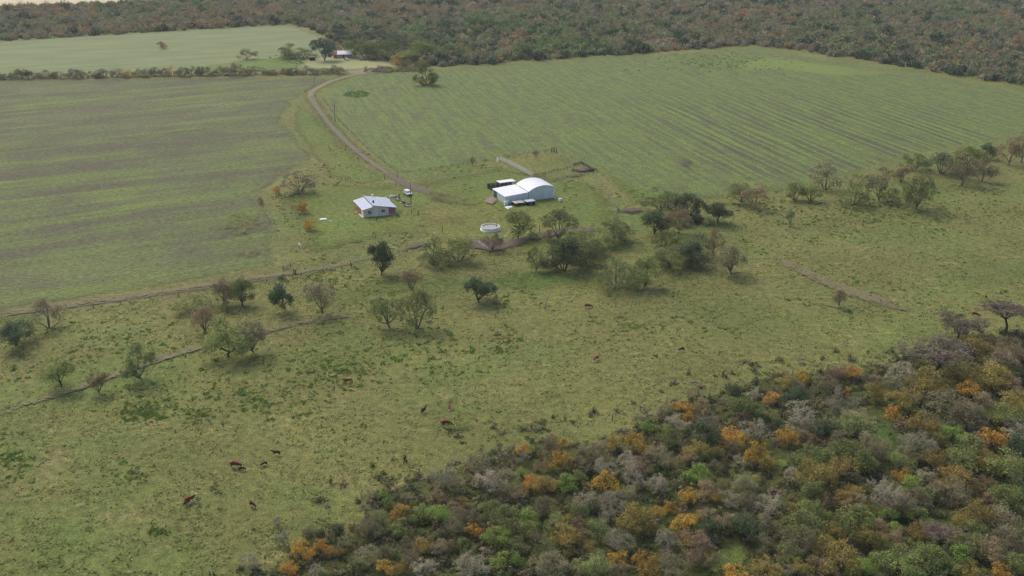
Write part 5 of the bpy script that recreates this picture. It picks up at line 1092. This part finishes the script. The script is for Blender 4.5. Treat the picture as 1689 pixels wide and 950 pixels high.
# ------------------------------------------------------------------ vehicles
PAINT = simple('white car paint', lin(204, 206, 212), .3, .5, 0, .03); TYRE = simple('tyre rubber', lin(30, 30, 32), .8, .2); LAMP = simple('lamp lens', lin(200, 200, 190), .2, .6); SILV = simple('silver car paint', lin(190, 194, 198), .3, .5, .2, .03)
def vehicle(name, loc, rz, label, cat, paint, pickup=True, Lg=4.9, Wd=1.78):
    o = empty(name, loc, rz, label, cat); x0, x1, w = -Lg / 2, Lg / 2, Wd / 2
    b = MB()
    if pickup:
        b.prism([(x0, .5), (x1 - .05, .5), (x1, .75), (x1 - .06, 1.0), (x1 - 1.25, 1.12), (x0 + 1.9, 1.12), (x0 + 1.9, .62), (x0, .62)], 'y', -w, w)
        for y in (-w + .05, w - .05): b.box((x0 + .95, y, .86), (1.9, .08, .5))
        b.box((x0 + .05, 0, .86), (.08, Wd - .1, .5)); cab = [(x0 + 1.92, 1.1), (x1 - 1.25, 1.1), (x1 - 1.95, 1.72), (x0 + 2.05, 1.74)]
    else:
        b.prism([(x0, .5), (x1 - .05, .45), (x1, .7), (x1 - .1, .92), (x1 - 1.2, 1.02), (x0 + .1, 1.02), (x0, .85)], 'y', -w, w); cab = [(x0 + .15, 1.0), (x1 - 1.15, 1.0), (x1 - 1.85, 1.52), (x0 + .55, 1.54)]
    b.build('body', paint, o)
    k = w - .1; c = MB().prism(cab, 'y', -k, k).build('cabin', paint, o)
    (a, za), (f, zf), (g, zg), (h, zh) = cab
    MB().add([(f + .02, -k + .1, zf + .04), (f + .02, k - .1, zf + .04), (g + .03, k - .14, zg - .06), (g + .03, -k + .14, zg - .06), (f - .1, 0, zf)], [(0, 1, 2, 3)]).build('windscreen', GLASS, o)
    for s_ in (-1, 1):
        y = s_ * (k + .012); MB().prism([(a + .12, za + .1), (f - .2, zf + .1), (g - .02, zg - .1), (h + .08, zh - .1)], 'y', y - .01, y + .01).build('side_window', GLASS, o)
        for x in (x0 + .85, x1 - .85):
            q = MB().lathe([(.12, -.1), (.35, -.1), (.37, 0), (.35, .1), (.12, .1)], 14).build('wheel', TYRE, o, (x, s_ * (w - .08), .36)); q.rotation_euler = (math.pi / 2, 0, 0)
            MB().lathe([(0, -.07), (.2, -.07), (.2, .07), (0, .07)], 10).build('rim', SILV, q)
        MB().box((x1 - .03, s_ * (w - .3), .76), (.1, .32, .16)).build('headlight', LAMP, o)
    MB().box((x1 + .03, 0, .52), (.12, Wd - .04, .18)).build('bumper', STEEL, o); MB().box((x1 + .0, 0, .76), (.05, .9, .2)).build('grille', STEEL, o); return o
vehicle('parked_car', at(672.5, 322), R(-62), 'boxy old white off-road car parked beside the utility pole', 'car', PAINT, False, 4.6, 2.0).scale = (1, 1, 1.28)
vehicle('parked_car', at(572, 99.5), R(-50), 'white car parked in front of the far farmhouse', 'car', PAINT, False, 4.3)
vehicle('parked_pickup', at(600, 98.5), R(176), 'silver pickup parked under the trees right of the far farmhouse', 'truck', SILV, True, 5.4, 1.85)

# ------------------------------------------------------------------ far farmstead
fh = empty('far_farmhouse', at(565, 96), R(6), 'far brick farmhouse with pale roof half hidden by trees', 'house')
MB().prism([(-6, 0), (6, 0), (6, 2.7), (-6, 2.7)], 'y', 0, .25).build('wall', BRICK, fh); MB().box((-1.6, -.05, 1.3), (3.2, .1, 2.5)).build('porch_wall', simple('pinkish plaster', lin(206, 168, 156)), fh)
for x in (-5.87, 5.87): MB().prism([(.25, 0), (6.5, 0), (6.5, 2.7), (3.3, 4.3), (.25, 2.7)], 'x', x - .12, x + .12).build('wall', BRICK, fh)
MB().box((0, 6.4, 1.35), (11.6, .2, 2.7)).build('wall', BRICK, fh)
MB().prism([(-.5, 2.5), (3.3, 4.45), (7.1, 2.5), (7.1, 2.62), (3.3, 4.6), (-.5, 2.62)], 'x', -3.5, 6.4).build('roof', WHITE, fh); MB().prism([(-.4, 2.3), (3.2, 4.1), (6.9, 2.3), (6.9, 2.45), (3.2, 4.3), (-.4, 2.45)], 'x', -6.5, -3.52).build('roof', simple('rust roof sheet', lin(140, 84, 72)), fh)
for x in (-4.2, 2.2, 4.6): window(fh, (x, 0, 1.5), 1.1, 1.1, 2, 1, 'f')
window(fh, (-1.6, -.1, 1.5), 1.2, 1.1, 2, 1, 'f'); MB().box((.6, -.03, 1.05), (.95, .08, 2.1)).build('door', WOODD, fh); c_ = MB().box((4.3, 4.2, 4.6), (.6, .6, 1.6)).build('chimney', PLASTER, fh)
ht = empty('brick_hut', at(515, 100), R(10), 'small dark brick hut left of the willow', 'hut')
m_hut = simple('dark brown brick', lin(86, 66, 60), .9, .1, 0, .2, 2)
MB().box((0, 0, 1.1), (3.4, .15, 2.2)).box((-1.62, 1.45, 1.1), (.15, 2.7, 2.2)).box((1.62, 1.45, 1.1), (.15, 2.7, 2.2)).box((0, 2.85, 1.1), (3.4, .15, 2.2)).build('wall', m_hut, ht); MB().box((0, 1.4, 2.27), (4.0, 3.6, .12)).build('roof', simple('grey thatch', lin(128, 118, 104), .95, .05, 0, .2, 3), ht); MB().box((-.4, -.09, .95), (.85, .06, 1.9)).build('door', WOODD, ht)
tag(MB().lathe([(0, 0), (.5, 0), (.5, .9), (.2, 1.15), (0, 1.2)], 14).build('white_tank', WHITE, None, at(528, 92)), 'white tank behind the willow trunk at the far farmstead', 'tank')
tag(MB().box((0, 0, .45), (2.2, .9, .9), .2, taper=.7).build('white_trough', WHITE, None, at(402, 99)), 'white trough under the grey tree in the far pasture', 'trough')

# ------------------------------------------------------------------ cattle
def hide(name, brown):
    m, n, b = mat(name); f = n.noise(n.objco(), 3.0, 3, .6)
    n.put(b.inputs['Base Color'], n.mix(n.attr('white'), n.bright(brown, n.ramp(f, .3, .7, .85, 1.15)), lin(222, 214, 204))); b.inputs['Roughness'].default_value = .75; return m
HIDE = hide('red brown hide', lin(112, 50, 34)); HIDED = hide('dark brown hide', lin(78, 36, 30)); HIDER = hide('russet hide', lin(142, 66, 44)); HIDEW = hide('cream hide', lin(206, 196, 178))
def cow_mesh(name, pose, hidem, face=True, calf=False, socks=True):
    V, Ed, Rd = [], [], []
    def v(p, r): V.append(p); Rd.append(r); return len(V) - 1
    def chain(a, *pr):
        for p, r in pr:
            b = v(p, r); Ed.append((a, b)); a = b
        return a
    bl = .8 if calf else 1.0; bt = .8 if calf else 1.0
    mid = v((-.15 * bl, 0, 1.0), (.36 * bt, .38 * bt))
    pel = chain(mid, ((-.5 * bl, 0, 1.06), (.35 * bt, .34 * bt)), ((-.85 * bl, 0, 1.12), (.26 * bt, .24 * bt)))
    che = chain(mid, ((.22 * bl, 0, 1.0), (.34 * bt, .38 * bt)), ((.55 * bl, 0, 1.04), (.27 * bt, .33 * bt)))
    x = .55 * bl
    if pose == 'graze': nk = [((x + .35, 0, .92), (.15, .20)), ((x + .6, 0, .62), (.12, .16))]; hd = [((x + .72, 0, .42), (.12, .15)), ((x + .82, 0, .22), (.09, .10)), ((x + .88, 0, .08), (.07, .07))]
    elif pose == 'turn': nk = [((x + .3, .12, 1.2), (.16, .22)), ((x + .48, .3, 1.34), (.12, .17))]; hd = [((x + .55, .42, 1.38), (.13, .14)), ((x + .6, .62, 1.28), (.1, .11)), ((x + .64, .78, 1.2), (.075, .08))]
    else: nk = [((x + .3, 0, 1.22), (.16, .22)), ((x + .52, 0, 1.4), (.12, .17))]; hd = [((x + .68, 0, 1.46), (.13, .14)), ((x + .9, 0, 1.36), (.1, .11)), ((x + 1.06, 0, 1.26), (.075, .08))]
    ne = chain(che, *nk); h0 = chain(ne, hd[0]); chain(h0, hd[1], hd[2])
    P = Vector(hd[0][0])
    for s_ in (-1, 1):
        lat = Vector((0, s_, 0)) if pose != 'turn' else Vector((s_ * .9, 0, 0)); e1 = P + lat * .17 + Vector((-.03, 0, .05)); e2 = P + lat * .28 + Vector((-.05, 0, .02)); chain(h0, (tuple(e1), (.035, .05)), (tuple(e2), (.02, .03)))
        st = .08 * s_
        chain(che, ((.5 * bl + st, s_ * .19, .74), (.11, .12)), ((.54 * bl + st, s_ * .19, .42), (.062, .066)), ((.5 * bl + st * 1.5, s_ * .19, .16), (.046, .05)), ((.53 * bl + st * 1.5, s_ * .19, .02), (.06, .06)))
        chain(pel, ((-.74 * bl - st, s_ * .2, .80), (.15, .17)), ((-.68 * bl - st, s_ * .21, .62), (.11, .12)), ((-.92 * bl - st, s_ * .2, .42), (.056, .064)), ((-.88 * bl - st, s_ * .2, .16), (.046, .05)), ((-.84 * bl - st, s_ * .2, .02), (.06, .06)))
    chain(pel, ((-1.08 * bl, 0, 1.12), (.04, .04)), ((-1.14 * bl, .03, .75), (.022, .022)), ((-1.13 * bl, .03, .5), (.04, .04)))
    me = bpy.data.meshes.new(name); me.from_pydata(V, Ed, []); o = bpy.data.objects.new(name, me); COL.objects.link(o)
    sk = o.modifiers.new('s', 'SKIN')
    for i, r in enumerate(Rd): me.skin_vertices[0].data[i].radius = r
    me.skin_vertices[0].data[0].use_root = True
    ss = o.modifiers.new('u', 'SUBSURF'); ss.levels = 2
    out = bpy.data.meshes.new_from_object(o.evaluated_get(bpy.context.evaluated_depsgraph_get())); bpy.data.objects.remove(o)
    n = len(out.vertices); co = np.empty(n * 3, np.float32); out.vertices.foreach_get('co', co); co = co.reshape(-1, 3); wv = np.zeros(n, np.float32)
    if face:
        hp = np.array([h[0] for h in hd]); d = np.linalg.norm(co[:, None] - hp[None], axis=2).min(1); wv = np.maximum(wv, (d < .19)); wv = np.maximum(wv, (np.abs(co[:, 0] - .45 * bl) < .3) & (co[:, 2] < .74) & (co[:, 2] > .55))
    if socks: wv = np.maximum(wv, co[:, 2] < .26) if pose != 'graze' else np.maximum(wv, (co[:, 2] < .26) & (co[:, 0] < .7))
    if socks and face: wv = np.maximum(wv, (co[:, 2] < .68) & (np.abs(co[:, 1]) < .12) & (np.abs(co[:, 0]) < .5))
    at_ = out.attributes.new('white', 'FLOAT', 'POINT'); at_.data.foreach_set('value', wv.astype(np.float32))
    out.materials.clear(); out.materials.append(hidem); out.polygons.foreach_set('use_smooth', [True] * len(out.polygons)); out.name = name; return out
CM = {k: cow_mesh('cow', *a) for k, a in {'g': ('graze', HIDE), 's': ('stand', HIDE), 't': ('turn', HIDE), 'gd': ('graze', HIDED, False), 'sd': ('stand', HIDED, False), 'cg': ('graze', HIDED, True, True), 'cs': ('stand', HIDED, True, True), 'ct': ('graze', HIDER, True, True), 'gr': ('graze', HIDER), 'gn': ('graze', HIDE, False), 'w': ('graze', HIDEW, False, False, False)}.items()}
for k, x, y, deg, sc, lab in (
    ('s', 314, 829, 38, 1.0, 'red cow with raised white face at the lower left'), ('cg', 308, 834, 60, .8, 'brown calf beside the raised-head cow at the lower left'),
    ('cg', 417, 837, -38, .95, 'brown calf with white face grazing alone below the others'),
    ('g', 389, 772, -8, 1.12, 'largest white-faced cow of the left group'), ('cg', 399, 777, 8, .78, 'calf standing in front of the largest white-faced cow'),
    ('cg', 436, 769, 212, .78, 'small white-faced calf turned towards the largest cow'), ('sd', 456, 751, 178, .82, 'dark calf at the top of the left group'),
    ('sd', 699, 681, 62, .92, 'dark brown cow looking away, left of three in mid pasture'), ('ct', 741, 675, -86, .95, 'russet calf facing the camera, right of three'),
    ('gn', 736, 703, 6, 1.08, 'deep brown cow grazing on the lush green patch'), ('gn', 970, 508, 4, .95, 'brown cow grazing beside weeds in the middle pasture'),
    ('gr', 983, 595, 232, .95, 'russet cow with white face turned left, centre pasture'), ('cg', 1124, 580, 200, .9, 'dark cow with white face grazing right of the russet cow'),
    ('g', 1609, 523, -40, 1.05, 'brown cow with white face by the right-hand flat-topped thorn tree'), ('sd', 1626, 492, 80, .6, 'small dark calf far right above the grazing cow'),
    ('gn', 574, 631, 30, .8, 'brown cow half hidden in the dark weed clumps'), ('w', 494, 408, -58, 1.0, 'cream-white cow grazing below the yard')):
    c = link('cow', CM[k], None, at(x, y), R(deg)); c.scale = (sc,) * 3; tag(c, lab, 'cow', 'cattle grazing the pasture')

# ------------------------------------------------------------------ haze
HAZE = bpy.data.materials.new('haze air'); HAZE.use_nodes = True; n = HAZE.node_tree; n.nodes.clear()
o_ = n.nodes.new('ShaderNodeOutputMaterial'); v_ = n.nodes.new('ShaderNodeVolumePrincipled'); v_.inputs['Color'].default_value = (0.86, 0.91, 1.0, 1); v_.inputs['Density'].default_value = 0.00008; v_.inputs['Anisotropy'].default_value = 0.2
n.links.new(v_.outputs[0], o_.inputs['Volume'])
tag(MB().box((0, 890, 59), (2900, 2180, 120)).build('haze', HAZE), kind='stuff')
